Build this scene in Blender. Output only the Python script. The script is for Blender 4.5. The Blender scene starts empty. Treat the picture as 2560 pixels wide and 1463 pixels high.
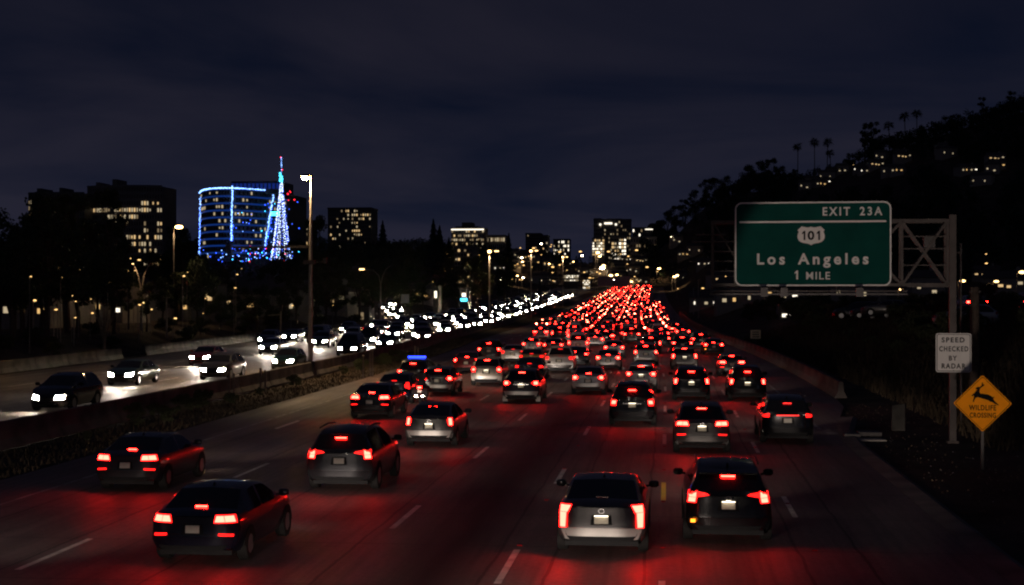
import bpy, bmesh, math, random
import numpy as np
from mathutils import Vector, Matrix, Euler

R = math.radians
rnd = random.Random(11)
sc = bpy.context.scene
COL = sc.collection

# ------------------------------------------------------------------ camera
F = 3700.0                     # focal length in photo pixels (2560 wide)
CX, CY = 1280.0, 731.5
VPX, HY = 1668.0, 735.0        # vanishing point of the road, horizon
CAMH = 5.4
YAW = math.atan((VPX - CX) / F)
cam_d = bpy.data.cameras.new('camera')
cam_d.sensor_width = 36.0
cam_d.lens = 36.0 * F / 2560.0
cam_d.clip_start = 0.2
cam_d.clip_end = 9000
cam = bpy.data.objects.new('camera', cam_d)
COL.objects.link(cam)
cam.location = (0, 0, CAMH)
cam.rotation_euler = (R(90) + math.atan((HY - CY) / F), 0, YAW)
sc.camera = cam

# ------------------------------------------------------------------ sky
world = bpy.data.worlds.new('World')
sc.world = world
world.use_nodes = True
wn, wl = world.node_tree.nodes, world.node_tree.links
wn.clear()
w_out = wn.new('ShaderNodeOutputWorld')
w_bg = wn.new('ShaderNodeBackground')
SUN_EL, SUN_ROT = -4.0, 200.0
sky = wn.new('ShaderNodeTexSky')
sky.sky_type = 'NISHITA'
sky.sun_disc = False
sky.sun_elevation = R(SUN_EL)
sky.sun_rotation = R(SUN_ROT)
sky.altitude = 200
sky.air_density = 1.0
sky.dust_density = 1.0
tc = wn.new('ShaderNodeTexCoord')
sep = wn.new('ShaderNodeSeparateXYZ')
wl.new(tc.outputs['Generated'], sep.inputs[0])
def wmath(op, a, b=None):
    n = wn.new('ShaderNodeMath'); n.operation = op
    for i, v in enumerate((a, b)):
        if v is None: continue
        if isinstance(v, (int, float)): n.inputs[i].default_value = v
        else: wl.new(v, n.inputs[i])
    return n.outputs[0]
zz = wmath('ADD', wmath('MAXIMUM', sep.outputs[2], 0.0), 0.10)
px = wmath('DIVIDE', sep.outputs[0], zz)
py = wmath('DIVIDE', sep.outputs[1], zz)
cmb = wn.new('ShaderNodeCombineXYZ')
wl.new(wmath('MULTIPLY', px, 0.8), cmb.inputs[0])
wl.new(wmath('MULTIPLY', py, 0.7), cmb.inputs[1])
ns = wn.new('ShaderNodeTexNoise')
ns.inputs['Scale'].default_value = 0.8
ns.inputs['Detail'].default_value = 5.0
ns.inputs['Roughness'].default_value = 0.52
ns.inputs['Distortion'].default_value = 0.5
wl.new(cmb.outputs[0], ns.inputs['Vector'])
rmp = wn.new('ShaderNodeValToRGB')
rmp.color_ramp.elements[0].position = 0.38
rmp.color_ramp.elements[0].color = (0, 0, 0, 1)
rmp.color_ramp.elements[1].position = 0.66
rmp.color_ramp.elements[1].color = (1, 1, 1, 1)
wl.new(ns.outputs['Fac'], rmp.inputs['Fac'])
skymul = wn.new('ShaderNodeMix'); skymul.data_type = 'RGBA'; skymul.blend_type = 'MULTIPLY'
skymul.inputs[0].default_value = 1.0
wl.new(sky.outputs[0], skymul.inputs[6])
skymul.inputs[7].default_value = (1.0, 1.0, 1.0, 1)
skyadd = wn.new('ShaderNodeMix'); skyadd.data_type = 'RGBA'; skyadd.blend_type = 'ADD'
skyadd.inputs[0].default_value = 1.0
wl.new(skymul.outputs[2], skyadd.inputs[6])
skyadd.inputs[7].default_value = (0.020, 0.038, 0.115, 1)       # residual night-sky glow, constant over the dome
cmix = wn.new('ShaderNodeMix'); cmix.data_type = 'RGBA'
wl.new(rmp.outputs['Color'], cmix.inputs[0])
wl.new(skyadd.outputs[2], cmix.inputs[6])
cmix.inputs[7].default_value = (0.128, 0.118, 0.205, 1)         # clouds lit from below by the city
# city glow: brighter all round towards the horizon
hor = wmath('POWER', wmath('SUBTRACT', 1.0, wmath('MINIMUM', wmath('MAXIMUM', sep.outputs[2], 0.0), 1.0)), 9.0)
gcol = wn.new('ShaderNodeMix'); gcol.data_type = 'RGBA'; gcol.blend_type = 'MULTIPLY'; gcol.inputs[0].default_value = 1.0
gv_ = wn.new('ShaderNodeCombineColor')
for i_ in range(3): wl.new(hor, gv_.inputs[i_])
wl.new(gv_.outputs[0], gcol.inputs[6]); gcol.inputs[7].default_value = (0.062, 0.074, 0.150, 1)
gadd = wn.new('ShaderNodeMix'); gadd.data_type = 'RGBA'; gadd.blend_type = 'ADD'; gadd.inputs[0].default_value = 1.0
wl.new(cmix.outputs[2], gadd.inputs[6]); wl.new(gcol.outputs[2], gadd.inputs[7])
wl.new(gadd.outputs[2], w_bg.inputs[0])
w_bg.inputs[1].default_value = 0.10
wl.new(w_bg.outputs[0], w_out.inputs[0])

# faint last daylight from behind the camera
sun_d = bpy.data.lights.new('sun', 'SUN')
sun_d.energy = 0.008
sun_d.angle = R(15)
sun_d.color = (0.75, 0.82, 1.0)
sun = bpy.data.objects.new('sun', sun_d)
COL.objects.link(sun)
sun.rotation_euler = (R(70), 0, R(20))

vs = sc.view_settings
vs.view_transform = 'Standard'
vs.look = 'None'
vs.exposure = 0.0
vs.gamma = 1.0
vs.use_curve_mapping = False
sc.render.engine = 'CYCLES'
cy = sc.cycles
cy.use_denoising = True
cy.sample_clamp_indirect = 4.0
cy.sample_clamp_direct = 0.0
cy.max_bounces = 5
cy.diffuse_bounces = 2
cy.glossy_bounces = 3
cy.transmission_bounces = 2
cy.transparent_max_bounces = 6
cy.caustics_reflective = False
cy.caustics_refractive = False
cy.use_light_tree = True
try: cy.filter_width = 2.15
except Exception: pass

# ------------------------------------------------------------------ helpers
def smooth(a, b, x):
    t = min(1.0, max(0.0, (x - a) / (b - a)))
    return t * t * (3 - 2 * t)
def interp(pts, x):
    if x <= pts[0][0]: return pts[0][1]
    for (x0, y0), (x1, y1) in zip(pts, pts[1:]):
        if x <= x1:
            return y0 + (y1 - y0) * (x - x0) / (x1 - x0)
    return pts[-1][1]

def curve_x(y):                # the freeway drifts to the left with distance
    d = max(0.0, y - 80)
    return -12.5 * (1 - math.exp(-d / 360.0)) * min(1.0, d / 90.0)
def road_z(y):                 # and climbs towards the pass
    d = max(0.0, y - 250)
    z = 8.6 * (d / 490.0) ** 1.3
    if y > 740:
        z = 8.6 + 0.012 * (y - 740)
    return z
def dist_px(py):               # distance on flat ground under photo row py
    return F * CAMH / (py - HY)
def at(px, py, d):             # photo pixel at depth d -> point (d measured along the road)
    return Vector(((px - VPX) / F * d, d, CAMH - (py - HY) / F * d))

def tag(o, label=None, cat=None, group=None, kind=None):
    if label: o['label'] = label
    if cat: o['category'] = cat
    if group: o['group'] = group
    if kind: o['kind'] = kind
    return o
def empty(name, loc=(0, 0, 0), rz=0.0, label=None, cat=None, group=None):
    o = bpy.data.objects.new(name, None)
    COL.objects.link(o)
    o.empty_display_size = 0.2
    o.location = loc
    o.rotation_euler = (0, 0, rz)
    return tag(o, label, cat, group)
def obj(name, me, parent=None, loc=None):
    o = bpy.data.objects.new(name, me)
    COL.objects.link(o)
    if parent is not None: o.parent = parent
    if loc is not None: o.location = loc
    return o
def copy_tree(o, parent=None):
    c = o.copy(); COL.objects.link(c); c.parent = parent
    for ch in o.children: copy_tree(ch, c)
    return c

class MB:
    """collects verts / faces and builds one mesh"""
    def __init__(s): s.v = []; s.f = []; s.m = []
    def add(s, v, f, m=0):
        b = len(s.v); s.v += [tuple(p) for p in v]
        s.f += [tuple(i + b for i in q) for q in f]; s.m += [m] * len(f)
        return s
    def box(s, x0, x1, y0, y1, z0, z1, m=0):
        v = [(x0,y0,z0),(x1,y0,z0),(x1,y1,z0),(x0,y1,z0),(x0,y0,z1),(x1,y0,z1),(x1,y1,z1),(x0,y1,z1)]
        return s.add(v, [(0,3,2,1),(4,5,6,7),(0,1,5,4),(1,2,6,5),(2,3,7,6),(3,0,4,7)], m)
    def bar(s, a, b, w, h=None, m=0):
        a, b = Vector(a), Vector(b); d = (b - a)
        if d.length < 1e-6: return s
        d.normalize(); h = h or w
        up = Vector((0,0,1)) if abs(d.z) < .95 else Vector((0,1,0))
        sx = d.cross(up).normalized() * w / 2; sz = sx.cross(d).normalized() * h / 2
        v = []
        for p in (a, b): v += [p - sx - sz, p + sx - sz, p + sx + sz, p - sx + sz]
        return s.add(v, [(0,1,2,3),(7,6,5,4),(0,4,5,1),(1,5,6,2),(2,6,7,3),(3,7,4,0)], m)
    def tube(s, pts, rad, n=8, m=0, cap=True):
        pts = [Vector(p) for p in pts]
        if isinstance(rad, (int, float)): rad = [rad] * len(pts)
        v = []; f = []
        for i, p in enumerate(pts):
            d = (pts[min(i+1, len(pts)-1)] - pts[max(i-1, 0)]).normalized()
            up = Vector((0,0,1)) if abs(d.z) < .9 else Vector((0,1,0))
            a = d.cross(up).normalized(); b = a.cross(d).normalized()
            for k in range(n):
                t = 2 * math.pi * k / n
                v.append(p + (a * math.cos(t) + b * math.sin(t)) * rad[i])
        for i in range(len(pts) - 1):
            for k in range(n):
                f.append((i*n+k, i*n+(k+1)%n, (i+1)*n+(k+1)%n, (i+1)*n+k))
        if cap:
            f.append(tuple(range(n-1, -1, -1))); f.append(tuple((len(pts)-1)*n + k for k in range(n)))
        return s.add(v, f, m)
    def octa(s, c, r, m=0):
        x, y, z = c
        return s.add([(x+r,y,z),(x-r,y,z),(x,y+r,z),(x,y-r,z),(x,y,z+r),(x,y,z-r)],
                     [(0,2,4),(2,1,4),(1,3,4),(3,0,4),(2,0,5),(1,2,5),(3,1,5),(0,3,5)], m)
    def mesh(s, name, mats, smooth_deg=None):
        me = bpy.data.meshes.new(name)
        me.from_pydata(s.v, [], s.f)
        for m in (mats if isinstance(mats, (list, tuple)) else [mats]): me.materials.append(m)
        if any(s.m): me.polygons.foreach_set('material_index', s.m)
        if smooth_deg is not None:
            me.polygons.foreach_set('use_smooth', [True] * len(me.polygons))
            me.set_sharp_from_angle(angle=R(smooth_deg))
        me.update()
        return me
    def build(s, name, mats, parent=None, loc=None, smooth_deg=None):
        return obj(name, s.mesh(name, mats, smooth_deg), parent, loc)

def np_quads(name, V, mat):
    """V: (n,4,3) array -> one mesh of loose quads"""
    n = len(V)
    me = bpy.data.meshes.new(name)
    me.vertices.add(n * 4); me.loops.add(n * 4); me.polygons.add(n)
    me.vertices.foreach_set('co', V.reshape(-1).astype(np.float32))
    me.loops.foreach_set('vertex_index', np.arange(n * 4, dtype=np.int32))
    me.polygons.foreach_set('loop_start', np.arange(0, n * 4, 4, dtype=np.int32))
    me.materials.append(mat)
    me.update(); me.validate()
    return me

LANDMARKS = [(80, 'below the far left office building'), (165, 'between the two dark office buildings'), (300, 'below the broad dark office block'), (400, 'by the orange street lamp'), (475, 'left of the blue-lit building'),
             (600, 'below the left half of the blue-lit building'), (700, 'below the tree of lights'), (780, 'by the tall lamp post'), (925, 'below the square dark tower'), (1010, 'by the twin-armed lamp post'), (1110, 'below the skyline conifers'),
             (1215, 'below the stepped building'), (1340, 'around the median lamp posts'), (1470, 'left of the sign gantry'), (1580, 'below the hotel'), (1660, 'below the domed building'), (1830, 'left of the green sign'), (2200, 'under the green sign'), (2350, 'behind the truss'), (9999, 'behind the wildlife sign')]
def near_what(px_):
    for a, b in LANDMARKS:
        if px_ < a: return b
# ------------------------------------------------------------------ materials
def setin(b, **kw):
    for k, v in kw.items():
        k = k.replace('_', ' ')
        if k in b.inputs:
            b.inputs[k].default_value = v
def mat(name, col, rough=0.6, metal=0.0, var=0.25, scale=3.0, coat=0.0, bump=0.0, spec=0.5, coords='Object'):
    m = bpy.data.materials.new(name); m.use_nodes = True
    nt = m.node_tree; b = nt.nodes['Principled BSDF']
    setin(b, Roughness=rough, Metallic=metal, Coat_Weight=coat, Specular_IOR_Level=spec)
    b.inputs['Base Color'].default_value = (*col, 1)
    if var > 0:
        t = nt.nodes.new('ShaderNodeTexCoord'); n = nt.nodes.new('ShaderNodeTexNoise')
        n.inputs['Scale'].default_value = scale; n.inputs['Detail'].default_value = 5
        nt.links.new(t.outputs[coords], n.inputs['Vector'])
        rp = nt.nodes.new('ShaderNodeValToRGB')
        rp.color_ramp.elements[0].position = .3; rp.color_ramp.elements[1].position = .7
        rp.color_ramp.elements[0].color = (*[c * (1 - var) for c in col], 1)
        rp.color_ramp.elements[1].color = (*[min(1, c * (1 + var)) for c in col], 1)
        nt.links.new(n.outputs['Fac'], rp.inputs['Fac'])
        nt.links.new(rp.outputs['Color'], b.inputs['Base Color'])
        if bump > 0:
            bp = nt.nodes.new('ShaderNodeBump'); bp.inputs['Strength'].default_value = bump
            bp.inputs['Distance'].default_value = .05
            n2 = nt.nodes.new('ShaderNodeTexNoise'); n2.inputs['Scale'].default_value = scale * 9
            n2.inputs['Detail'].default_value = 4
            nt.links.new(t.outputs[coords], n2.inputs['Vector'])
            nt.links.new(n2.outputs['Fac'], bp.inputs['Height'])
            nt.links.new(bp.outputs[0], b.inputs['Normal'])
    return m
def emis(name, col, strength, base=(.02, .02, .02), sample=False, rough=.3):
    m = bpy.data.materials.new(name); m.use_nodes = True
    b = m.node_tree.nodes['Principled BSDF']
    b.inputs['Base Color'].default_value = (*base, 1)
    setin(b, Roughness=rough)
    b.inputs['Emission Color'].default_value = (*col, 1)
    b.inputs['Emission Strength'].default_value = strength
    try: m.cycles.emission_sampling = 'AUTO' if sample else 'NONE'
    except Exception: pass
    return m

M = {}
M['conc'] = mat('barrier_concrete', (.085, .068, .062), .9, var=.6, scale=.9, bump=.3)
M['conc_light'] = mat('light_concrete', (.30, .27, .24), .85, var=.3, scale=1.2, bump=.2)
M['dash'] = mat('lane_paint', (.62, .58, .52), .5, var=.35, scale=2.5)
M['yellow_paint'] = mat('yellow_lane_paint', (.75, .50, .06), .5, var=.15, scale=3)
M['galv'] = mat('galvanised_steel', (.070, .056, .052), .6, .3, var=.3, scale=2.0)
M['dark_steel'] = mat('dark_steel', (.05, .045, .045), .5, .5, var=.3)
M['pole'] = mat('pole_steel', (.34, .29, .25), .5, .3, var=.25, scale=1.5)
M['sign_green'] = mat('sign_green', (.005, .064, .053), .85, var=.13, scale=1.2, spec=.08)
M['sign_white'] = mat('sign_white', (.86, .82, .78), .8, var=.05, scale=2, spec=.1)
M['sign_black'] = mat('sign_black', (.008, .008, .008), .9, var=0, spec=.05)
M['sign_yellow'] = mat('sign_yellow', (.92, .30, .006), .8, var=.10, scale=3, spec=.1)
M['wood'] = mat('weathered_post', (.20, .155, .12), .8, var=.4, scale=4)
M['bark'] = mat('bark', (.085, .06, .045), .9, var=.4, scale=5)
M['bark_headlit'] = mat('headlit_bark', (.22, .17, .12), .9, var=.35, scale=5)  # bark lightened as if headlights fell on it
M['leaf'] = mat('leaves', (.045, .060, .030), .75, var=.4, scale=.7, spec=.2)
M['leaf2'] = mat('leaves_olive', (.065, .070, .034), .75, var=.4, scale=.8, spec=.2)
M['needle'] = mat('needles', (.028, .045, .028), .8, var=.4, scale=.8, spec=.2)
M['palm'] = mat('palm_fronds', (.05, .065, .03), .7, var=.3, scale=1)
M['dry'] = mat('dry_brush', (.075, .055, .036), .9, var=.45, scale=1.0, spec=.1)
M['bldg'] = mat('building_wall', (.16, .14, .13), .8, var=.2, scale=.15)
M['bldg_dark'] = mat('dark_building_wall', (.07, .065, .065), .7, var=.2, scale=.15)
M['cream'] = mat('cream_wall', (.62, .52, .38), .8, var=.1, scale=.2)
M['glass_dark'] = mat('dark_window_glass', (.012, .014, .018), .12, var=0)
M['roof'] = mat('house_roof', (.09, .07, .06), .85, var=.3)
M['stucco'] = mat('house_stucco', (.35, .30, .25), .85, var=.15)
M['win_warm'] = emis('lit_window_warm', (1.0, .66, .30), .8)
M['win_pale'] = emis('lit_window_pale', (1.0, .80, .50), .5)
M['win_dim'] = emis('lit_window_dim', (1.0, .72, .40), .22)
M['win_white'] = emis('lit_window_white', (1.0, .90, .72), 1.8)
M['lamp_warm'] = emis('lamp_glow_warm', (1.0, .58, .20), 14)
M['lamp_white'] = emis('lamp_glow_white', (1.0, .80, .52), 30)
M['lamp_small'] = emis('lamp_glow_small', (1.0, .62, .24), 5)
M['lamp_tiny'] = emis('lamp_glow_tiny', (1.0, .58, .20), 2.2)
M['led_blue'] = emis('blue_led', (.03, .10, 1.0), 4)
M['facade_glow'] = emis('blue_band_glow', (.02, .12, .75), .20)
M['led_ice'] = emis('icy_led', (.20, .40, 1.0), 4.5)
M['led_white'] = emis('white_led', (.60, .74, 1.0), 4.5)
M['led_cyan'] = emis('cyan_led', (.05, .62, 1.0), 5)
M['led_red'] = emis('red_led', (1.0, .02, .04), 4)
M['plastic'] = mat('black_plastic', (.011, .011, .012), .8, var=.2, scale=6, spec=.2)
M['rubber'] = mat('tyre_rubber', (.014, .013, .013), .9, var=.25, scale=8, spec=.15)
M['rim'] = mat('alloy_rim', (.35, .35, .36), .35, .8, var=.15, scale=6)
M['cglass'] = mat('car_glass', (.010, .010, .012), .07, var=0, spec=.6)
M['chrome'] = mat('chrome_trim', (.75, .75, .75), .15, 1.0, var=0)
M['silver_or_lit_trim'] = mat('silver_or_lit_bumper', (.55, .53, .50), .35, .5, var=.1)
M['plate'] = mat('plate_white', (.80, .74, .62), .5, var=.04, scale=20)
M['lens_dark'] = mat('red_lens', (.25, .008, .008), .15, var=0)
M['brake'] = emis('brake_lamp', (1.0, .0095, .006), 92, (.3, .01, .01), True)
M['tail'] = emis('tail_lamp', (1.0, .010, .008), 3.2, (.3, .01, .01), False)
M['brake_far0'] = emis('brake_lamp_far', (1.0, .020, .012), 60, (.3, .01, .01), False)
M['brake_far1'] = emis('brake_lamp_far_hot', (1.0, .085, .045), 130, (.3, .01, .01), False)
M['brake_far2'] = emis('tail_lamp_far', (1.0, .012, .008), 14, (.3, .01, .01), False)
M['head'] = emis('headlamp', (1.0, .88, .68), 420, (.5, .5, .5), False)
M['head_low'] = emis('headlamp_low', (1.0, .88, .68), 12, (.5, .5, .5), False)
M['head_far'] = emis('headlamp_far', (1.0, .84, .60), 480, (.5, .5, .5), False)
M['plate_lamp'] = emis('plate_lamp', (1.0, .86, .62), 5.5, sample=True)
M['amber'] = emis('amber_lamp', (1.0, .22, .01), 5)
M['blue_glow'] = emis('added_roof_light', (.02, .05, 1.0), 5, sample=True)
M['cloth_dark'] = mat('dark_jacket', (.03, .03, .035), .7, var=.3, scale=8)
M['litter'] = mat('litter_paper', (.6, .57, .52), .8, var=.2)
PAINT = {}
for nm, c, me_, ro in (('black', (.008, .008, .010), .2, .22), ('charcoal', (.035, .035, .04), .5, .3),
                       ('grey', (.13, .125, .12), .6, .35), ('silver', (.42, .41, .40), .6, .33),
                       ('white', (.72, .70, .67), .0, .32), ('blue', (.006, .008, .022), .4, .28),
                       ('red', (.16, .012, .012), .3, .3), ('beige', (.46, .40, .32), .4, .35), ('gunmetal', (.07, .066, .066), .6, .3),
                       ('green', (.012, .03, .026), .3, .3), ('yellow_lit', (.42, .27, .06), .4, .35)):
    PAINT[nm] = mat('paint_' + nm, c, ro, me_, var=.06, scale=2.5, coat=.6)

# ================================================================== SETTING
RIDGE = [(-60, 24), (-7, 30), (8, 40), (22, 52), (45, 61), (60, 63), (80, 65), (105, 75), (120, 83), (161, 95), (212, 110), (300, 124), (500, 135), (900, 90)]
def road_right(y): return interp([(0, 6.35), (58, 6.35), (74, 8.7), (2000, 8.7)], y)
def ground_z(x, y):
    u = x - curve_x(y)
    z = road_z(y)
    out = 0.0
    if u > 10.5: out = u - 10.5
    elif u < -46: out = -46 - u
    zz = z - 0.06
    if u > 10.5:
        zz += 3.7 * smooth(10.5, 25, u) * smooth(20, 70, y + (u - 10) * .5)
    if u < -46:
        zz += 1.9 * smooth(-46, -55, u)
    mask = smooth(0, 45, out)
    if y > 770: mask = max(mask, smooth(770, 850, y))
    hill = 0.0
    if x > -60:
        w = smooth(-60, 0, x)
        hill += w * max(0, interp(RIDGE, x) - z) * smooth(430, 900, y)
    if x < 0:
        w = 1 - smooth(-60, 0, x)
        hl = 9 * smooth(230, 560, y) * smooth(-40, -110, x) + 8 * smooth(600, 960, y) - (8 * smooth(250, 700, y) if x > -110 else 0) * 0
        hill += w * max(0, hl - max(0, z * .0))
    zz += hill * mask
    if u > 10.5 or u < -46:
        zz += mask * (.5 * math.sin(x * .11 + y * .05) + .4 * math.sin(y * .13 - x * .07))
    return zz

def ray_hit(px_, py_, d0, d1, lift=0.0, step=4.0):
    # distance at which the line of sight through a photo pixel meets the ground (raised by lift)
    d = d0
    while d < d1:
        p_ = at(px_, py_, d)
        u_ = p_.x - curve_x(d)
        if not (-49 < u_ < 12 and d < 775) and ground_z(p_.x, d) + lift >= p_.z: return d
        d += step
    return None
YS = [-120, -60, -30, 0, 10, 20] + list(range(24, 120, 6)) + list(range(120, 260, 10)) + list(range(260, 800, 20)) + list(range(800, 1100, 25)) + [1150, 1250, 1400, 1700, 2200, 3200, 5200]
US = [-2500, -1400, -900, -600, -450, -360, -300, -260, -225, -195, -170, -150, -132, -116, -102, -90, -80, -71, -63, -57, -52, -49, -46,
      -44, -23.3, -19.2, 0, 6.0, 8.7, 10.5, 12, 14, 16.5, 19, 22, 25, 29, 34, 40, 46, 53, 61, 70, 80, 92, 106, 122, 140, 160, 185, 215, 250, 300, 360, 450, 600, 900, 1400, 2500]

def ground_material():
    m = mat('dirt_ground', (.075, .056, .042), .95, var=.5, scale=.35, bump=.6, spec=.1)
    return m
def sheet(name, ys, fl, fr, dz, m, n=1, kind='structure'):
    mb = MB()
    v = []; f = []
    for y in ys:
        a, b = fl(y), fr(y)
        for k in range(n + 1):
            u = a + (b - a) * k / n
            v.append((u + curve_x(y), y, road_z(y) + dz))
    w = n + 1
    for i in range(len(ys) - 1):
        for k in range(n):
            f.append((i*w+k, i*w+k+1, (i+1)*w+k+1, (i+1)*w+k))
    mb.add(v, f)
    o = mb.build(name, m)
    if kind: o['kind'] = kind
    return o

mb = MB()
gv = [(u + curve_x(y), y, ground_z(u + curve_x(y), y)) for y in YS for u in US]
nw = len(US)
gf = [(i*nw+k, i*nw+k+1, (i+1)*nw+k+1, (i+1)*nw+k) for i in range(len(YS)-1) for k in range(nw-1)]
mb.add(gv, gf)
ground = mb.build('ground', ground_material(), smooth_deg=60)
ground['kind'] = 'structure'

def road_material(name, base, centers, strong=None, seams=()):
    m = bpy.data.materials.new(name); m.use_nodes = True
    nt = m.node_tree; b = nt.nodes['Principled BSDF']; N = nt.nodes.new; L = nt.links.new
    tc_ = N('ShaderNodeTexCoord')
    def noise(sx, sy, scale, det=5, rough=.55):
        mp = N('ShaderNodeMapping'); mp.inputs['Scale'].default_value = (sx, sy, 1)
        L(tc_.outputs['Object'], mp.inputs[0])
        n = N('ShaderNodeTexNoise'); n.inputs['Scale'].default_value = scale
        n.inputs['Detail'].default_value = det; n.inputs['Roughness'].default_value = rough
        L(mp.outputs[0], n.inputs['Vector']); return n.outputs['Fac']
    def mth(op, a, c=None, clamp=False):
        n = N('ShaderNodeMath'); n.operation = op; n.use_clamp = clamp
        for i, v in enumerate((a, c)):
            if v is None: continue
            if isinstance(v, (int, float)): n.inputs[i].default_value = v
            else: L(v, n.inputs[i])
        return n.outputs[0]
    def rng(v, a, c, lo, hi):
        n = N('ShaderNodeMapRange'); n.inputs[1].default_value = a; n.inputs[2].default_value = c
        n.inputs[3].default_value = lo; n.inputs[4].default_value = hi; L(v, n.inputs[0]); return n.outputs[0]
    sp = N('ShaderNodeSeparateXYZ'); L(tc_.outputs['Object'], sp.inputs[0])
    x = mth('ADD', sp.outputs[0], mth('MULTIPLY', mth('SUBTRACT', noise(.2, .03, 1.0, 3), .5), .5))
    v = mth('MULTIPLY', rng(noise(1, .06, .5), .3, .7, .72, 1.22), rng(noise(1, 1, .35), .3, .7, .85, 1.15))
    v = mth('MULTIPLY', v, rng(noise(1, 1, 22, 3), .3, .75, .88, 1.12))
    v = mth('MULTIPLY', v, rng(noise(6, .15, 1.2), .42, .8, 1.0, .72))
    dark = None
    for c in centers:                                   # drip line of oil in the middle of every lane
        amp, wd = .28, .32
        if strong and abs(c - strong[0]) < .3: amp, wd = strong[1], strong[2]
        g = mth('SUBTRACT', 1.0, mth('DIVIDE', mth('ABSOLUTE', mth('SUBTRACT', x, c)), wd * 1.6), True)
        g = mth('MULTIPLY', mth('SMOOTH_MIN', g, 1.0), amp)
        dark = g if dark is None else mth('ADD', dark, g)
    v = mth('MULTIPLY', v, mth('SUBTRACT', 1.0, dark, True))
    # transverse joints of the concrete slabs every 4.5 m
    fr = mth('FRACT', mth('DIVIDE', sp.outputs[1], 4.5))
    joint = mth('LESS_THAN', fr, .014)
    v = mth('MULTIPLY', v, mth('SUBTRACT', 1.0, mth('MULTIPLY', joint, .55)))
    # tar poured along the longitudinal joints, wandering a little, and cracks
    xw = mth('ADD', sp.outputs[0], mth('MULTIPLY', mth('SUBTRACT', noise(.5, .35, 1.0, 4), .5), .22))
    for c in seams:
        ln = mth('LESS_THAN', mth('ABSOLUTE', mth('SUBTRACT', xw, c)), .035)
        v = mth('MULTIPLY', v, mth('SUBTRACT', 1.0, mth('MULTIPLY', ln, .6)))
    v = mth('MULTIPLY', v, rng(noise(2.2, .05, 1.6, 6, .7), .48, .72, 1.0, .6))
    v = mth('MULTIPLY', v, rng(noise(1, 1, 7, 6, .75), .35, .7, .72, 1.25))
    cmb_ = N('ShaderNodeMix'); cmb_.data_type = 'RGBA'; cmb_.blend_type = 'MULTIPLY'; cmb_.inputs[0].default_value = 1
    cmb_.inputs[6].default_value = (*base, 1)
    cv = N('ShaderNodeCombineColor'); L(v, cv.inputs[0]); L(v, cv.inputs[1]); L(v, cv.inputs[2])
    L(cv.outputs[0], cmb_.inputs[7]); L(cmb_.outputs[2], b.inputs['Base Color'])
    L(rng(noise(1, .1, .8), .3, .7, .52, .74), b.inputs['Roughness'])
    setin(b, Specular_IOR_Level=.38)
    bp = N('ShaderNodeBump'); bp.inputs['Strength'].default_value = .22; bp.inputs['Distance'].default_value = .02
    L(noise(1, 1, 30, 4), bp.inputs['Height']); L(bp.outputs[0], b.inputs['Normal'])
    return m
LANE_C = [4.65, 1.5, -1.6, -4.5, -7.7, -10.9, -14.1]
LANE_L = [3.08, -0.10, -3.15, -6.3, -9.45, -12.65, -15.6]
OPP_C = [-26.2, -29.6, -33.0, -36.4, -39.8]
OPP_L = [-27.9, -31.3, -34.7, -38.1]
M['road'] = road_material('road_surface', (.185, .130, .122), LANE_C, (-4.5, .97, .85), [u_ - .35 for u_ in LANE_L] + [-2.3, 4.0])
M['road_opp'] = road_material('opposite_road_surface', (.175, .135, .120), OPP_C, None, [u_ + .3 for u_ in OPP_L])
YR = [y for y in YS if -60 <= y <= 860]
road = sheet('road', YR, lambda y: -19.2, road_right, 0.0, M['road'], 6)
opp_road = sheet('opposite_road', YR, lambda y: -44.0, lambda y: -23.6, 0.0, M['road_opp'], 4)

# dirt lip of the pavement edge on the near right: a shallow gutter kerb
mb = MB(); ys = [y for y in YR if 10 <= y <= 66]
for a, b in zip(ys, ys[1:]):
    xa, xb = road_right(a) + curve_x(a), road_right(b) + curve_x(b)
    mb.add([(xa, a, .006), (xa + .55, a, .03), (xa + .75, a, -.05), (xb, b, .006), (xb + .55, b, .03), (xb + .75, b, -.05)], [(0, 1, 4, 3), (1, 2, 5, 4)])
M['gutter'] = mat('gutter_concrete', (.15, .12, .105), .9, var=.45, scale=.9, bump=.2)
k = mb.build('kerb', M['gutter']); k['kind'] = 'structure'

def ribbon(u, y0, y1, w, dz=.004):
    v = []; n = max(1, int((y1 - y0) / 12))
    for i in range(n + 1):
        y = y0 + (y1 - y0) * i / n; x = u + curve_x(y); z = road_z(y) + dz
        v += [(x - w/2, y, z), (x + w/2, y, z)]
    return MB().add(v, [(2*i, 2*i+1, 2*i+3, 2*i+2) for i in range(n)])
# lane dashes: each its own painted piece
PER, DL = 14.6, 3.7
dash_off = {3.08: 50.9, -0.10: 38.9, -3.15: 27.4, -6.3: 92.0, -9.45: 60, -12.65: 42.4, -15.6: 58.0}
for u in LANE_L:
    y = dash_off[u]
    while y - PER > 24: y -= PER
    while y < 290:
        yel = (u == -0.10 and 36 < y < 43)
        ribbon(u, y, y + DL, .13 if u > -3 else .14).build('lane_dash', M['yellow_paint'] if yel else M['dash'], road)
        y += PER
for u in OPP_L:
    y = 40.0 + (u * 3.1) % PER
    while y < 230:
        ribbon(u, y, y + DL, .13).build('lane_dash', M['dash'], opp_road); y += PER
M['edge_paint'] = mat('worn_edge_paint', (.30, .27, .24), .6, var=.75, scale=1.6)
ribbon(-17.0, 22, 420, .12).build('edge_line', M['edge_paint'], road)
ribbon(6.05, 60, 420, .13).build('edge_line', M['edge_paint'], road)
ribbon(-24.3, 22, 420, .12).build('edge_line', M['edge_paint'], opp_road)
ribbon(-42.2, 22, 420, .12).build('edge_line', M['edge_paint'], opp_road)
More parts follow.
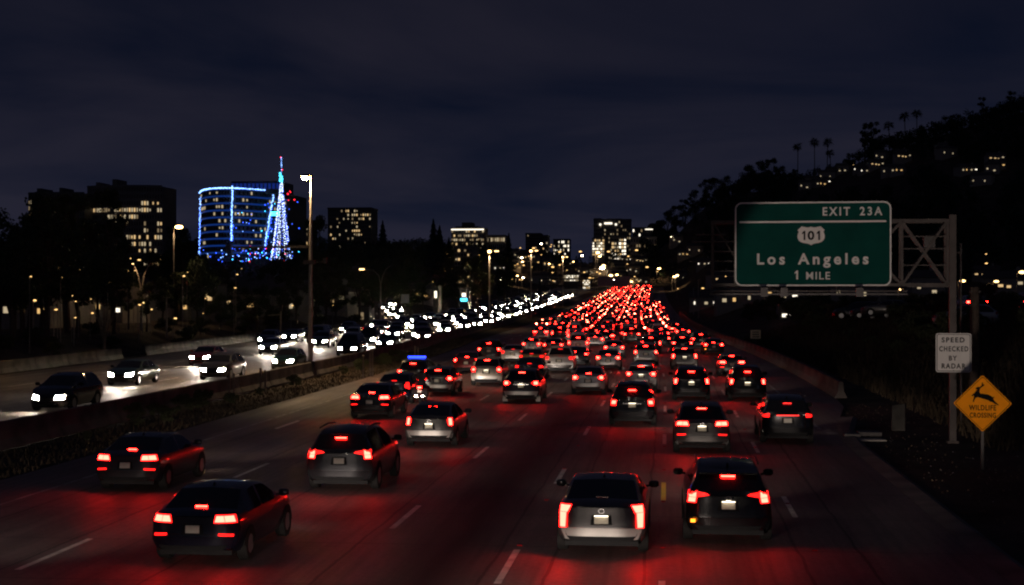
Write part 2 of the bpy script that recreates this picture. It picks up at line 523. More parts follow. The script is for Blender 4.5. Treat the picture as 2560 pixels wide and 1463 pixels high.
# raised reflectors on the second lane line
mk = MB(); mk.add([(-.06,-.05,0),(.06,-.05,0),(.06,.05,0),(-.06,.05,0),(-.045,-.02,.022),(.045,-.02,.022),(.045,.02,.022),(-.045,.02,.022)],
                  [(4,5,6,7),(0,1,5,4),(1,2,6,5),(2,3,7,6),(3,0,4,7)])
mkm = mk.mesh('lane_marker', M['lens_dark'])
for u in (-0.10, -3.15, 3.08):
    for y in range(31, 100, 7):
        o = obj('lane_marker', mkm, road, (u + curve_x(y), y + .6, .003))

# ------------------------------------------------------------------ barriers made of cast segments
def jersey(h, wb, wt, ln):
    p = [(-wb/2, 0), (-wb/2, .08), (-wt/2 - .05, .34), (-wt/2, h - .03), (-wt/2 + .03, h), (wt/2 - .03, h), (wt/2, h - .03), (wt/2 + .05, .34), (wb/2, .08), (wb/2, 0)]
    n = len(p); v = [(x, 0, z) for x, z in p] + [(x, ln, z) for x, z in p]
    f = [(i, i + n, i + n + 1, i + 1) for i in range(n - 1)] + [tuple(range(n)), tuple(range(2*n-1, n-1, -1))]
    return MB().add(v, f)
def barrier(name, label, fu, y0, y1, seg, h, wb, wt, m, zoff=0, skip=None):
    root = empty(name, (fu(y0) + curve_x(y0), y0, road_z(y0)), 0, label, 'barrier')
    me = jersey(h, wb, wt, seg - .05).mesh('segment', m)
    y = y0; rr = random.Random(5)
    while y < y1:
        y2 = y + seg
        a = Vector((fu(y) + curve_x(y), y, road_z(y) + zoff)); b = Vector((fu(y2) + curve_x(y2), y2, road_z(y2) + zoff))
        if not (skip and skip(y)):
            o = obj('segment', me, root)
            d = b - a
            o.location = a - root.location
            o.rotation_euler = (math.atan2(d.z, d.y), 0, -math.atan2(d.x, d.y) + rr.uniform(-.002, .002))
        y = y2
    return root
barrier('median_barrier', 'long stained concrete barrier between the red tail lights and the oncoming headlights', lambda y: -23.1, 30, 470, 6.0, .95, .62, .24, M['conc'])
barrier('roadside_barrier', 'low concrete barrier curving along the right shoulder below the brush', lambda y: interp([(78, 8.95), (130, 8.95), (400, 9.1)], y), 78, 330, 4.0, .85, .6, .22, M['conc'])
barrier('far_side_barrier', 'low concrete barrier on the far side of the oncoming lanes under the trees', lambda y: -45.0, 84, 360, 6.0, .85, .6, .24, M['conc'], skip=lambda y: 118 < y < 121)

# ================================================================== CARS
# side silhouettes: top = roof line (y from the rear bumper forward, z), glass = (rear glass y0,y1, windscreen y0,y1)
STYLES = {
 'sedan': dict(L=4.80, W=1.84, belt=.97, top=[(0, .99), (.08, 1.045), (.55, 1.075), (1.30, 1.41), (1.7, 1.455), (2.3, 1.455), (2.65, 1.40), (3.5, 1.0), (4.2, .90), (4.8, .70)], g=(.58, 1.28, 2.68, 3.46), bp=1.98),
 'luxury': dict(L=4.95, W=1.88, belt=1.0, top=[(0, 1.02), (.06, 1.09), (.50, 1.12), (1.38, 1.44), (1.8, 1.475), (2.4, 1.47), (2.75, 1.41), (3.6, 1.03), (4.3, .93), (4.95, .72)], g=(.54, 1.36, 2.78, 3.56), bp=2.08),
 'hatch': dict(L=4.25, W=1.78, belt=.98, top=[(0, .98), (.06, 1.02), (.16, 1.08), (.62, 1.43), (.95, 1.50), (1.8, 1.52), (2.3, 1.45), (3.1, 1.02), (3.7, .92), (4.25, .70)], g=(.18, .60, 2.33, 3.06), bp=1.6),
 'lift': dict(L=4.45, W=1.78, belt=.98, top=[(0, 1.0), (.05, 1.05), (.14, 1.10), (1.15, 1.44), (1.6, 1.50), (2.1, 1.49), (2.5, 1.40), (3.4, 1.0), (4.0, .90), (4.45, .68)], g=(.20, 1.10, 2.52, 3.36), bp=1.8),
 'suv': dict(L=4.68, W=1.89, belt=1.06, top=[(0, 1.06), (.05, 1.10), (.12, 1.15), (.46, 1.58), (.62, 1.655), (1.4, 1.70), (2.3, 1.68), (2.75, 1.58), (3.55, 1.12), (4.2, 1.02), (4.68, .80)], g=(.13, .44, 2.78, 3.50), bp=1.9),
 'crossover': dict(L=4.72, W=1.90, belt=1.06, top=[(0, 1.05), (.05, 1.10), (.16, 1.15), (.80, 1.58), (1.05, 1.645), (1.7, 1.67), (2.3, 1.64), (2.75, 1.54), (3.6, 1.10), (4.2, 1.0), (4.72, .78)], g=(.18, .78, 2.78, 3.55), bp=1.9),
 'boxy': dict(L=4.80, W=1.90, belt=1.06, top=[(0, 1.06), (.04, 1.10), (.08, 1.15), (.28, 1.66), (.42, 1.735), (1.4, 1.76), (2.4, 1.74), (2.9, 1.62), (3.6, 1.14), (4.3, 1.04), (4.8, .82)], g=(.09, .27, 2.93, 3.55), bp=1.95),
 'pickup': dict(L=5.55, W=1.96, belt=1.12, top=[(0, 1.13), (.03, 1.16), (1.72, 1.17), (1.76, 1.20), (1.98, 1.72), (2.15, 1.80), (2.9, 1.82), (3.4, 1.72), (4.1, 1.22), (4.9, 1.12), (5.55, .86)], g=(1.77, 1.97, 3.43, 4.05), bp=2.7),
 'van': dict(L=5.05, W=1.98, belt=1.10, top=[(0, 1.10), (.03, 1.14), (.06, 1.18), (.20, 1.80), (.34, 1.93), (1.4, 2.0), (2.8, 1.98), (3.4, 1.84), (4.3, 1.18), (4.7, 1.06), (5.05, .84)], g=(.07, .19, 3.43, 4.25), bp=2.3),
}
# lamp designs: quads ((t,z) x4) on the right half of the tail panel; hot = brake lamp, dim = the rest of the lens
LAMPS = {
 'vertical': dict(hot=[((.80, .88), (.97, .88), (.99, 1.02), (.74, 1.02)), ((.83, .60), (.95, .60), (.97, .87), (.82, .87))], dim=[]),
 'block': dict(hot=[((.80, .93), (.97, .93), (.97, 1.05), (.80, 1.05)), ((.80, .83), (.96, .83), (.97, .92), (.80, .92))], dim=[((.47, .98), (.78, .93), (.78, 1.05), (.55, 1.02))]),
 'wide': dict(hot=[((.52, .88), (.74, .88), (.74, 1.0), (.58, 1.0)), ((.755, .88), (.96, .88), (.95, 1.0), (.755, 1.0))], dim=[((.60, .62), (.92, .60), (.92, .64), (.60, .66))]),
 'square': dict(hot=[((.76, .82), (.95, .82), (.95, .95), (.76, .95))], dim=[((.74, .74), (.97, .74), (.97, .80), (.74, .80)), ((.80, .97), (.97, .97), (.97, 1.06), (.80, 1.06))]),
 'slim': dict(hot=[((.78, .92), (.96, .92), (.96, .99), (.78, .99))], dim=[((.74, .88), (.97, .88), (.97, .91), (.74, .91))]),
 'tall': dict(hot=[((.84, .78), (.96, .78), (.97, 1.02), (.85, 1.02))], dim=[((.78, .84), (.83, .84), (.84, .98), (.78, .98))]),
 'round': dict(hot=[((.72, .84), (.93, .84), (.95, .99), (.74, .99))], dim=[((.58, .88), (.71, .88), (.72, .96), (.62, .96))]),
 'small': dict(hot=[((.80, .84), (.96, .84), (.97, .98), (.80, .98))], dim=[]),
}

def car_parts(style, lamp, detail=True, bumper='body', big=False):
    """list of (part name, MB, material key, smooth angle, group)"""
    S = STYLES[style]; L, W, belt = S['L'], S['W'], S['belt']; hw = W / 2
    top = S['top']; g0, g1, g2, g3 = S['g']; bp = S['bp']
    ry_pts = [(.2, .10), (.32, .03), (.40, .0), (.60, .0), (.66, .045), (belt, .075)]
    fy_pts = [(.18, .10), (.26, .02), (.5, .0), (.66, .05), (.95, .16)]
    ry = lambda z: interp(ry_pts, z)
    rc = lambda t: .20 * abs(t) ** 5
    fy = lambda z: L - interp(fy_pts, z)
    fc = lambda t: .34 * abs(t) ** 3.5
    ys = sorted(set([.30, g0, g0 + (g1-g0)*.5, g1, g1 + .25, bp - .05, bp + .05, g2 - .2, g2, (g2+g3)/2, g3, L - .85, L - .55] + ([.6] if g0 > .7 else [])))
    def plan(y):
        return interp([(0, .955), (.45, .985), (.9, 1), (L - 1.2, 1), (L - .5, .95), (L, .88)], y)
    def section(y, first=0):
        zt = interp(top, y); p = plan(y); zb = interp([(0, .34), (.5, .24), (L - .6, .22), (L, .20)], y)
        bl = min(belt, zt - .02) if first == 0 else zt - .015
        gh = max(0.0, zt - belt)
        w5 = hw * .945 * p
        if gh > .12 and first == 0:
            xr = w5 - gh * .40; z6 = zt - .075
        else:
            xr = w5 * .97; z6 = bl + (zt - bl) * .6
        crown = .012 if first == 0 else 0
        P = [(hw * .88 * p, zb), (hw * .955 * p, zb + .10), (hw * .995 * p, .52), (hw * p, .70), (hw * .985 * p, bl - .10), (w5, bl),
             (xr, z6), (xr * .90, zt - .018 * (first == 0)), (xr * .5, zt - .004 * (first == 0)), (0, zt + crown)]
        return P
    rows = []
    s0 = section(0, 1)
    rows.append([(x, ry(z) + rc(x / max(.01, s0[5][0])), z) for x, z in s0])
    for y in ys: rows.append([(x, y, z) for x, z in section(y)])
    s1 = section(L, 2)
    rows.append([(x, fy(z) - fc(x / max(.01, s1[5][0])), z) for x, z in s1])
    yy = [0] + ys + [L]
    body = MB(); rg = MB(); ws = MB(); sg = MB()
    n = 10
    def quad(target, a, b, k):
        q = [a[k], b[k], b[k+1], a[k+1]]
        target.add(q, [(0, 1, 2, 3)])
        target.add([(-x, y, z) for x, y, z in q], [(3, 2, 1, 0)])
    def wall(mb_a):      # continuous shell for the body
        pass
    # body as shared-vertex grid minus glass faces
    V = []; idx = {}
    for s in (1, -1):
        for i, r_ in enumerate(rows):
            for k, (x, y, z) in enumerate(r_):
                if s == -1 and k == n - 1: idx[(s, i, k)] = idx[(1, i, k)]; continue
                idx[(s, i, k)] = len(V); V.append((s * x, y, z))
    BF = []; GR = []; GW = []; GS = []
    for i in range(len(rows) - 1):
        ya, yb = yy[i], yy[i+1]; ym = (ya + yb) / 2
        for k in range(n - 1):
            dst = BF
            if k >= 7 and g0 - .01 <= ya and yb <= g1 + .01: dst = GR
            elif k >= 7 and g2 - .01 <= ya and yb <= g3 + .01: dst = GW
            elif k == 5 and g1 - .30 < ym < g2 + .35 and not (bp - .06 < ym < bp + .06):
                if interp(top, ym) - belt > .2: dst = GS
            for s in (1, -1):
                q = (idx[(s, i, k)], idx[(s, i+1, k)], idx[(s, i+1, k+1)], idx[(s, i, k+1)])
                dst.append(q if s == 1 else q[::-1])
    # rear and front panels
    def panel(r_, yfun, cfun, rev):
        zs = [p[2] for p in r_[:6]]; xs = [p[0] for p in r_[:6]]
        nt_ = 12; base = len(V)
        for j in range(6):
            for c in range(nt_ + 1):
                t = -1 + 2 * c / nt_
                V.append((t * xs[j], yfun(zs[j], t), zs[j]))
        for j in range(5):
            for c in range(nt_):
                q = (base + j*(nt_+1) + c, base + j*(nt_+1) + c + 1, base + (j+1)*(nt_+1) + c + 1, base + (j+1)*(nt_+1) + c)
                BF.append(q if not rev else q[::-1])
    panel(rows[0], lambda z, t: ry(z) + rc(t), None, False)
    panel(rows[-1], lambda z, t: fy(z) - fc(t), None, True)
    def sub(faces):
        used = sorted({i for q in faces for i in q}); mp = {j: i for i, j in enumerate(used)}
        return MB().add([V[i] for i in used], [tuple(mp[i] for i in q) for q in faces])
    hwz = lambda z: interp(sorted([(p[2], p[0]) for p in rows[0][:6]]), z)
    hwf = lambda z: interp(sorted([(p[2], p[0]) for p in rows[-1][:6]]), z)
    def rp(t, z, off=.012): return (t * hwz(z), ry(z) + rc(t) - off, z)
    def fp(t, z, off=.012): return (t * hwf(z), fy(z) - fc(t) + off, z)
    def patch(c4, fun, nu=3, nv=1, off=.012, s=1, thick=.02):
        mb_ = MB(); v = []; f = []
        for layer in (off, off - thick):
            for j in range(nv + 1):
                for i in range(nu + 1):
                    a, b = i / nu, j / nv
                    t = (c4[0][0]*(1-a) + c4[1][0]*a)*(1-b) + (c4[3][0]*(1-a) + c4[2][0]*a)*b
                    z = (c4[0][1]*(1-a) + c4[1][1]*a)*(1-b) + (c4[3][1]*(1-a) + c4[2][1]*a)*b
                    v.append(fun(s * t, z, layer))
        w = nu + 1; o2 = w * (nv + 1)
        for j in range(nv):
            for i in range(nu):
                f.append((j*w+i, j*w+i+1, (j+1)*w+i+1, (j+1)*w+i))
        ring = [i for i in range(w)] + [j*w+nu for j in range(1, nv+1)] + [nv*w+i for i in range(nu-1, -1, -1)] + [j*w for j in range(nv-1, 0, -1)]
        for a, b in zip(ring, ring[1:] + ring[:1]): f.append((b, a, a + o2, b + o2))
        return mb_.add(v, f)
    zsc = (belt - .97)                                        # taller cars carry their lamps higher
    lift = lambda c4: [(t, z + zsc * (1 if z > .7 else .3)) for t, z in c4]
    out = []
    out.append(('body', sub(BF), 'PAINT', 38, None))
    out.append(('rear_window', sub(GR), 'cglass', 50, None))
    out.append(('windscreen', sub(GW), 'cglass', 50, None))
    for s in (1, -1):
        for lo, hi in ((0, bp), (bp, L)):
            fs = [q for q in GS if lo <= sum(V[i][1] for i in q) / 4 < hi and V[q[0]][0] * s > 0]
            if fs: out.append(('side_window', sub(fs), 'cglass', 50, None))
    und = MB().box(-hw * .8, hw * .8, .25, L - .3, .20, .30)
    LP = LAMPS[lamp]
    for s in (1, -1):
        t_ = MB()
        halo = []
        for c4 in LP['hot']:
            q = patch(lift(c4), rp, 2, 1, .020, s); t_.add(q.v, q.f if s == 1 else [f_[::-1] for f_ in q.f])
            cz = sum(p[1] for p in c4) / 4; ct = sum(p[0] for p in c4) / 4
            halo.append(tuple((min(1.0, t + (.030 if t > ct else -.030)), z + (.022 if z > cz else -.022)) for t, z in c4))  # widened lamp outline that glows as the lamp's red halo
        out.append(('tail_light', t_, 'brake', None, 'lamp'))
        if 1:
            d_ = MB()
            for c4 in LP['dim'] + halo:
                q = patch(lift(c4), rp, 2, 1, .012, s); d_.add(q.v, q.f if s == 1 else [f_[::-1] for f_ in q.f])
            out.append(('tail_lens_and_halo', d_, 'tail', None, 'lamp'))
    # high brake lamp at the top of the rear glass
    yg = g1 - (.05 if style != 'pickup' else .02); zg = interp(top, yg)
    tl = MB().box(-.15, .15, yg - .10, yg - .04, zg - .048, zg - .024)
    if style in ('sedan', 'luxury'): tl = MB().box(-.12, .12, g0 + .02, g0 + .06, interp(top, g0) + .015, interp(top, g0) + .037)
    out.append(('high_brake_light', tl, 'brake' if style != 'luxury' else 'lens_dark', None, 'lamp'))
    zp = (.80 if style not in ('sedan', 'luxury', 'lift') else .74) + zsc * .6
    out.append(('number_plate', patch(((-.16, zp - .075), (.16, zp - .075), (.16, zp + .075), (-.16, zp + .075)), rp, 2, 1, .032), 'plate', None, None))
    out.append(('tailgate_seam', patch(((-.70, .632), (.70, .632), (.70, .642), (-.70, .642)), rp, 6, 1, .006, 1, .01), 'plastic', None, None))
    out.append(('plate_recess', patch(((-.25, zp - .105), (.25, zp - .105), (.22, zp + .10), (-.22, zp + .10)), rp, 3, 1, .010, 1, .01), 'plastic', None, None))
    out.append(('bumper', patch(((-.93, .36), (.93, .36), (.95, .60), (-.95, .60)), rp, 10, 1, .030, 1, .04), 'PAINT' if bumper == 'body' else bumper, 30, None))
    out.append(('lower_trim', patch(((-.80, .335), (.80, .335), (.84, .43), (-.84, .43)), rp, 8, 1, .042, 1, .05), 'plastic', 30, None))
    hl = []
    for s in (1, -1):
        q = patch(((.44, .56), (.91, .585), (.95, .765), (.50, .735)) if not big else ((.42, .54), (.92, .56), (.97, .79), (.48, .76)), fp, 3, 1, .012, s)  # lamp faces oversized so they carry some of the headlamp glow
        hl.append(MB().add(q.v, [f_[::-1] for f_ in q.f] if s == 1 else q.f))
        out.append(('headlight', hl[-1], 'head', None, 'lamp'))
    gr = patch(((-.45, .46), (.45, .46), (.48, .66), (-.48, .66)), fp, 4, 1, .012); gr.f = [f_[::-1] for f_ in gr.f]
    out.append(('grille', gr, 'plastic', None, None))
    lowg = patch(((-.7, .27), (.7, .27), (.66, .40), (-.66, .40)), fp, 6, 1, .012); lowg.f = [f_[::-1] for f_ in lowg.f]
    out.append(('air_intake', lowg, 'plastic', None, None))
    wr = .335 if style in ('sedan', 'luxury', 'hatch', 'lift') else .37
    for yw in (.92, L - .95):
        for s in (1, -1):
            nseg = 20; tv = []; tf = []
            prof = [(.0, wr - .14), (0, wr - .02), (.03, wr), (.19, wr), (.22, wr - .02), (.22, wr - .12)]
            x0 = s * (hw + .012)
            for k in range(nseg):
                a = 2 * math.pi * k / nseg
                for dx, r_ in prof: tv.append((x0 - s * dx, yw + r_ * math.cos(a), wr + r_ * math.sin(a)))
            m_ = len(prof)
            for k in range(nseg):
                for j in range(m_ - 1):
                    q = (k*m_+j, k*m_+j+1, ((k+1)%nseg)*m_+j+1, ((k+1)%nseg)*m_+j); tf.append(q if s == 1 else q[::-1])
            out.append(('wheel', MB().add(tv, tf), 'rubber', 40, 'wheel'))
            rv = [(x0 - s * .02, yw, wr)]; rf = []
            for k in range(nseg):
                a = 2 * math.pi * k / nseg; r_ = wr - .10 - (.03 if k % 4 < 2 else 0)
                rv.append((x0 - s * .012, yw + r_ * math.cos(a), wr + r_ * math.sin(a)))
            for k in range(nseg): rf.append((0, k + 1, (k + 1) % nseg + 1) if s == 1 else (0, (k + 1) % nseg + 1, k + 1))
            out.append(('rim', MB().add(rv, rf), 'rim', None, 'rim'))
            # dark wheel housing above the tyre
            ar = MB(); av = []; af = []
            for k in range(13):
                a = math.pi * k / 12 - .0
                for r_ in (wr - .02, wr + .055):
                    av.append((s * (hw + .004), yw + r_ * math.cos(a), wr + r_ * math.sin(a)))
            for k in range(12): af.append((2*k, 2*k+1, 2*k+3, 2*k+2) if s == -1 else (2*k+2, 2*k+3, 2*k+1, 2*k))
            out.append(('wheel_arch', ar.add(av, af), 'plastic', None, None))
    ym = g3 - .30; zm = interp(top, g3) + .06
    for s in (1, -1):
        v = []; f = []
        cxm = s * (hw + .105)
        for j, (dz, sx, sy) in enumerate(((-.075, .6, .6), (-.04, 1, 1), (.04, 1.0, 1), (.075, .65, .7))):
            for k in range(8):
                a = 2 * math.pi * k / 8
                v.append((cxm + .115 * sx * math.cos(a), ym + .06 * sy * math.sin(a), zm + dz))
        for j in range(3):
            for k in range(8): f.append((j*8+k, j*8+(k+1)%8, (j+1)*8+(k+1)%8, (j+1)*8+k))
        f.append(tuple(range(7, -1, -1))); f.append(tuple(24 + k for k in range(8)))
        mm = MB().add(v, f).bar((s * (hw * .93), ym + .02, zm - .05), (s * (hw + .04), ym + .01, zm - .03), .05)
        out.append(('wing_mirror', mm, 'plastic' if style in ('suv', 'boxy', 'pickup') else 'PAINT', 50, None))
    out.append(('underbody', und, 'plastic', None, None))
    return out

EXTRA = {}
def extras(style, what):
    S = STYLES[style]; hw = S['W'] / 2; top = S['top']; L = S['L']; g0, g1, g2, g3 = S['g']
    out = []
    if 'rails' in what:
        for s in (1, -1):
            pts = [(s * hw * .70, y, interp(top, y) + .045) for y in (g1 + .2, g1 + .5, (g1 + g2) / 2, g2 - .3)]
            out.append(('roof_rail', MB().tube(pts, .022, 6), 'dark_steel', 40))
    if 'fin' in what:
        y = g1 + .25; z = interp(top, y)
        out.append(('antenna_fin', MB().add([(-.03, y - .08, z), (.03, y - .08, z), (0, y - .06, z + .07), (0, y + .10, z)], [(0, 1, 2), (1, 3, 2), (3, 0, 2)]), 'plastic', None))
    if 'spoiler' in what:
        y = g1; z = interp(top, y)
        out.append(('spoiler', MB().add([(-hw*.66, y - .16, z - .02), (hw*.66, y - .16, z - .02), (hw*.66, y + .25, z + .075), (-hw*.66, y + .25, z + .075),
                                          (-hw*.66, y - .16, z - .06), (hw*.66, y - .16, z - .06)], [(0, 1, 2, 3), (4, 5, 1, 0)]), 'PAINT', None))
    if 'badge' in what:
        zc = S['belt'] - .06; v = []; f = []
        for k in range(14):
            a = 2 * math.pi * k / 14
            for r_ in (.035, .055): v.append((r_ * 1.3 * math.cos(a), .045, zc + r_ * math.sin(a)))
        for k in range(14): f.append((2*k, 2*k+1, 2*((k+1)%14)+1, 2*((k+1)%14)))
        out.append(('badge', MB().add(v, f), 'chrome', None))
    if 'bar' in what:
        zc = S['belt'] - .02
        out.append(('light_bar', MB().box(-hw*.42, hw*.42, .035, .065, zc - .012, zc + .012), 'tail', None))
    if 'chrome' in what:
        zc = S['belt'] - .13
        out.append(('chrome_strip', MB().box(-hw*.40, hw*.40, .030, .06, zc - .018, zc + .018), 'chrome', None))
    if 'flaps' in what:
        for s in (1, -1): out.append(('mud_flap', MB().box(s*hw*.86 - .12, s*hw*.86 + .12, .40, .43, .08, .36), 'conc_light', None))
    if 'amber' in what:
        out.append(('indicator', MB().box(-hw*.80 - .05, -hw*.80 + .05, -.02, .05, .50, .56), 'amber', None))
    if 'shelf' in what:
        for xx in (-.36, .36): out.append(('headrest', MB().box(xx - .13, xx + .13, g1 - .1, g1, 1.02, 1.16), 'stucco', None))
    if 'platelamp' in what:
        zsc = S['belt'] - .97; zp = (.80 if style not in ('sedan', 'luxury', 'lift') else .74) + zsc * .6
        out.append(('plate_lamp', MB().box(-.14, .14, -.045, -.03, zp + .085, zp + .10), 'plate_lamp', None))
    if 'exhaust' in what:
        for s in (1, -1): out.append(('exhaust', MB().tube([(s*hw*.62, -.03, .36), (s*hw*.62, .2, .36)], .045, 10), 'chrome', 40))
    if 'lightbar' in what:
        y = (g1 + g2) / 2; z = interp(top, y)
        out.append(('added_light_bar', MB().box(-.50, .50, y - .12, y + .12, z + .02, z + .12), 'blue_glow', None))  # bar added as a source for the blue glow on this car
    return out

CAR_CACHE = {}
def mats_for(key, paint):
    return PAINT[paint] if key == 'PAINT' else M[key]
SPOTN = [0]
HEAD_W = 1500.0
BEAM = {}
def beam_nodes(d):
    # low beam: full below the cut-off, a tenth of it above
    d.use_nodes = True
    nt = d.node_tree; N = nt.nodes.new; em = nt.nodes['Emission']
    t = N('ShaderNodeTexCoord'); sp_ = N('ShaderNodeSeparateXYZ'); nt.links.new(t.outputs['Normal'], sp_.inputs[0])
    mr = N('ShaderNodeMapRange'); mr.interpolation_type = 'SMOOTHSTEP'
    mr.inputs[1].default_value = -.012; mr.inputs[2].default_value = .022; mr.inputs[3].default_value = LOW_A; mr.inputs[4].default_value = LOW_B
    nt.links.new(sp_.outputs[1], mr.inputs[0])
    m2 = N('ShaderNodeMapRange'); m2.inputs[1].default_value = -.20; m2.inputs[2].default_value = -.04; m2.inputs[3].default_value = .02; m2.inputs[4].default_value = 1.0
    nt.links.new(sp_.outputs[1], m2.inputs[0])
    mu = N('ShaderNodeMath'); mu.operation = 'MULTIPLY'; nt.links.new(mr.outputs[0], mu.inputs[0]); nt.links.new(m2.outputs[0], mu.inputs[1])
    nt.links.new(mu.outputs[0], em.inputs['Strength'])
LOW_A, LOW_B = 1.0, .05
def headlamp_light(root, style, power, wide=74, tilt=1.0, high=False):
    S = STYLES[style]
    d = bpy.data.lights.new('headlamp_beam', 'SPOT')
    d.energy = power; d.color = (1.0, .83, .71)
    d.spot_size = R(wide); d.spot_blend = 1.0; d.shadow_soft_size = .25
    o = bpy.data.objects.new('headlamp_beam', d); COL.objects.link(o)
    o.parent = root; o.location = (0, S['L'] + .06, .66)
    o.rotation_euler = (R(90 - tilt), 0, 0)
    if high: o.rotation_euler = (R(96), 0, R(-7)); d.spot_size = R(17.5); d.spot_blend = .2  # unseen sedan's beam, tipped up and turned right onto the signs
    if not high: beam_nodes(d)
    SPOTN[0] += 1
def make_car(style, lamp, paint, x, y, face, label, group, cat='car', bumper='body', extra=(), power=0.0, high=False, scale=1.0, rz=0.0, brake=True, name=None):
    """a car built of parts. (x, y): middle of the end that faces the camera; face=+1 drives away, -1 comes towards us"""
    key = (style, lamp, bumper)
    if key not in CAR_CACHE:
        CAR_CACHE[key] = [(nm, mb_.mesh(nm, M['plastic'] if mk_ == 'PAINT' else M[mk_], sm), mk_, grp) for nm, mb_, mk_, sm, grp in car_parts(style, lamp, True, bumper)]
    sl = -curve_dir(y)
    root = empty(name or ('pickup_truck' if style == 'pickup' else 'van' if style == 'van' else 'car'), (0, 0, 0), 0, label, cat, group)
    L = STYLES[style]['L'] * scale
    root.scale = (scale, scale, scale)
    if face > 0:
        root.location = (x, y, road_z(y) + .004); root.rotation_euler = (road_pitch(y), 0, sl + rz)
    else:
        root.location = (x + math.sin(sl) * 0, y + L, road_z(y + L) + .004); root.rotation_euler = (-road_pitch(y), 0, math.pi + sl + rz)
    wheel = None
    for nm, me, mk_, grp in CAR_CACHE[key]:
        par = root
        o = bpy.data.objects.new(nm, me); COL.objects.link(o)
        if grp == 'rim': o.parent = wheel
        else: o.parent = root
        if grp == 'wheel': wheel = o
        if mk_ == 'PAINT':
            o.material_slots[0].link = 'OBJECT'; o.material_slots[0].material = PAINT[paint]
        elif mk_ == 'head' and face > 0:
            o.material_slots[0].link = 'OBJECT'; o.material_slots[0].material = M['head_low']
        elif mk_ == 'brake' and (face < 0 or not brake):
            o.material_slots[0].link = 'OBJECT'; o.material_slots[0].material = M['tail']
    ek = (style, tuple(extra))
    if extra:
        if ek not in EXTRA:
            EXTRA[ek] = [(nm, mb_.mesh(nm, M['plastic'] if mk_ == 'PAINT' else M[mk_], sm), mk_) for nm, mb_, mk_, sm in extras(style, extra)]
        for nm, me, mk_ in EXTRA[ek]:
            o = obj(nm, me, root)
            if mk_ == 'PAINT':
                o.material_slots[0].link = 'OBJECT'; o.material_slots[0].material = PAINT[paint]
    if power > 0: headlamp_light(root, style, power, high=high)
    return root
def curve_dir(y): return math.atan2(curve_x(y + 2) - curve_x(y - 2), 4.0)
def road_pitch(y): return math.atan2(road_z(y + 3) - road_z(y - 3), 6.0)

FAR_CACHE = {}
FAR_SKIP = {'tailgate_seam', 'plate_recess', 'grille', 'air_intake', 'rim', 'wheel_arch', 'underbody', 'lower_trim'}
def far_mesh(style, lamp, face, hot=0):
    key = (style, lamp, face, hot)
    if key not in FAR_CACHE:
        mb_ = MB(); keys = ['PAINT']
        for nm, p, mk_, sm, grp in car_parts(style, lamp, big=True):
            if nm in FAR_SKIP: continue
            if mk_ == 'brake' and face > 0: mk_ = 'brake_far%d' % hot
            if mk_ in ('brake', 'tail') and face < 0: continue
            if mk_ == 'head':
                if face > 0: continue
                mk_ = 'head_far'
            if mk_ not in keys: keys.append(mk_)
            mb_.add(p.v, p.f, keys.index(mk_))
        FAR_CACHE[key] = mb_, keys
    return FAR_CACHE[key]
FAR_ME = {}
def make_far_car(style, lamp, paint, x, y, face, label, group, name='car', hot=0):
    key = (style, lamp, face, hot)
    if key not in FAR_ME:
        mb_, keys = far_mesh(style, lamp, face, hot)
        FAR_ME[key] = mb_.mesh('car', [M['plastic'] if k_ == 'PAINT' else M[k_] for k_ in keys], 40)
    o = bpy.data.objects.new(name, FAR_ME[key]); COL.objects.link(o)
    o.material_slots[0].link = 'OBJECT'; o.material_slots[0].material = PAINT[paint]
    L = STYLES[style]['L']; sl = -curve_dir(y)
    if face > 0:
        o.location = (x, y, road_z(y) + .004); o.rotation_euler = (road_pitch(y), 0, sl)
    else:
        o.location = (x, y + L, road_z(y + L) + .004); o.rotation_euler = (-road_pitch(y), 0, math.pi + sl)
    return tag(o, label, 'car', group)

# ---- cars one can tell apart, placed by where their near end meets the road in the photograph
def gx(px, py): return (px - VPX) / (py - HY) * CAMH
GN = 'cars braking in the lanes that lead away'
def away(px, py, *a, **k):
    y = dist_px(py) - .7          # tyres stand a little ahead of the bumper
    make_car(*a[:3], gx(px, py) * y / (y + .7), y, 1, a[3], GN, **k)
HP = HEAD_W
away(1504, 1379, 'luxury', 'vertical', 'gunmetal', 'gunmetal sedan with tall upright tail lights, nearest car left of the yellow dash', bumper='silver_or_lit_trim', extra=('platelamp', 'fin', 'badge', 'shelf'), power=HP)  # silver on this bumper stands in for headlamp light
away(1819, 1346, 'suv', 'block', 'black', 'shiny black SUV with lit plate, nearest car right of the yellow dash', extra=('platelamp', 'fin', 'spoiler', 'badge', 'amber', 'rails'), power=HP)
away(1754, 1128, 'crossover', 'wide', 'grey', 'pewter crossover with wide blazing tail lights ahead of the shiny black SUV', extra=('platelamp', 'fin', 'badge'), power=HP)
away(1964, 1102, 'suv', 'slim', 'black', 'black SUV with thin red light bar, alone in the rightmost lane by the dirt edge', extra=('bar', 'rails', 'fin'), power=HP, brake=False)
away(1581, 1062, 'boxy', 'square', 'black', 'boxy black SUV with roof rails ahead of the gunmetal sedan', extra=('platelamp', 'rails', 'fin', 'chrome'), power=HP)
away(1068, 1119, 'lift', 'tall', 'grey', 'grey liftback with pale lower tailgate beside the blurred motorcycle and blue light', bumper='silver_or_lit_trim', extra=('platelamp', 'badge',), power=HP)
away(1302, 1008, 'crossover', 'round', 'charcoal', 'dark crossover with chrome bumper and pale mud flaps', bumper='silver_or_lit_trim', extra=('platelamp', 'flaps', 'badge', 'chrome'), power=HP)
away(1471, 985, 'sedan', 'round', 'silver', 'silver sedan left of the boxy black SUV, its boot lid lit up', extra=('badge',), power=HP)
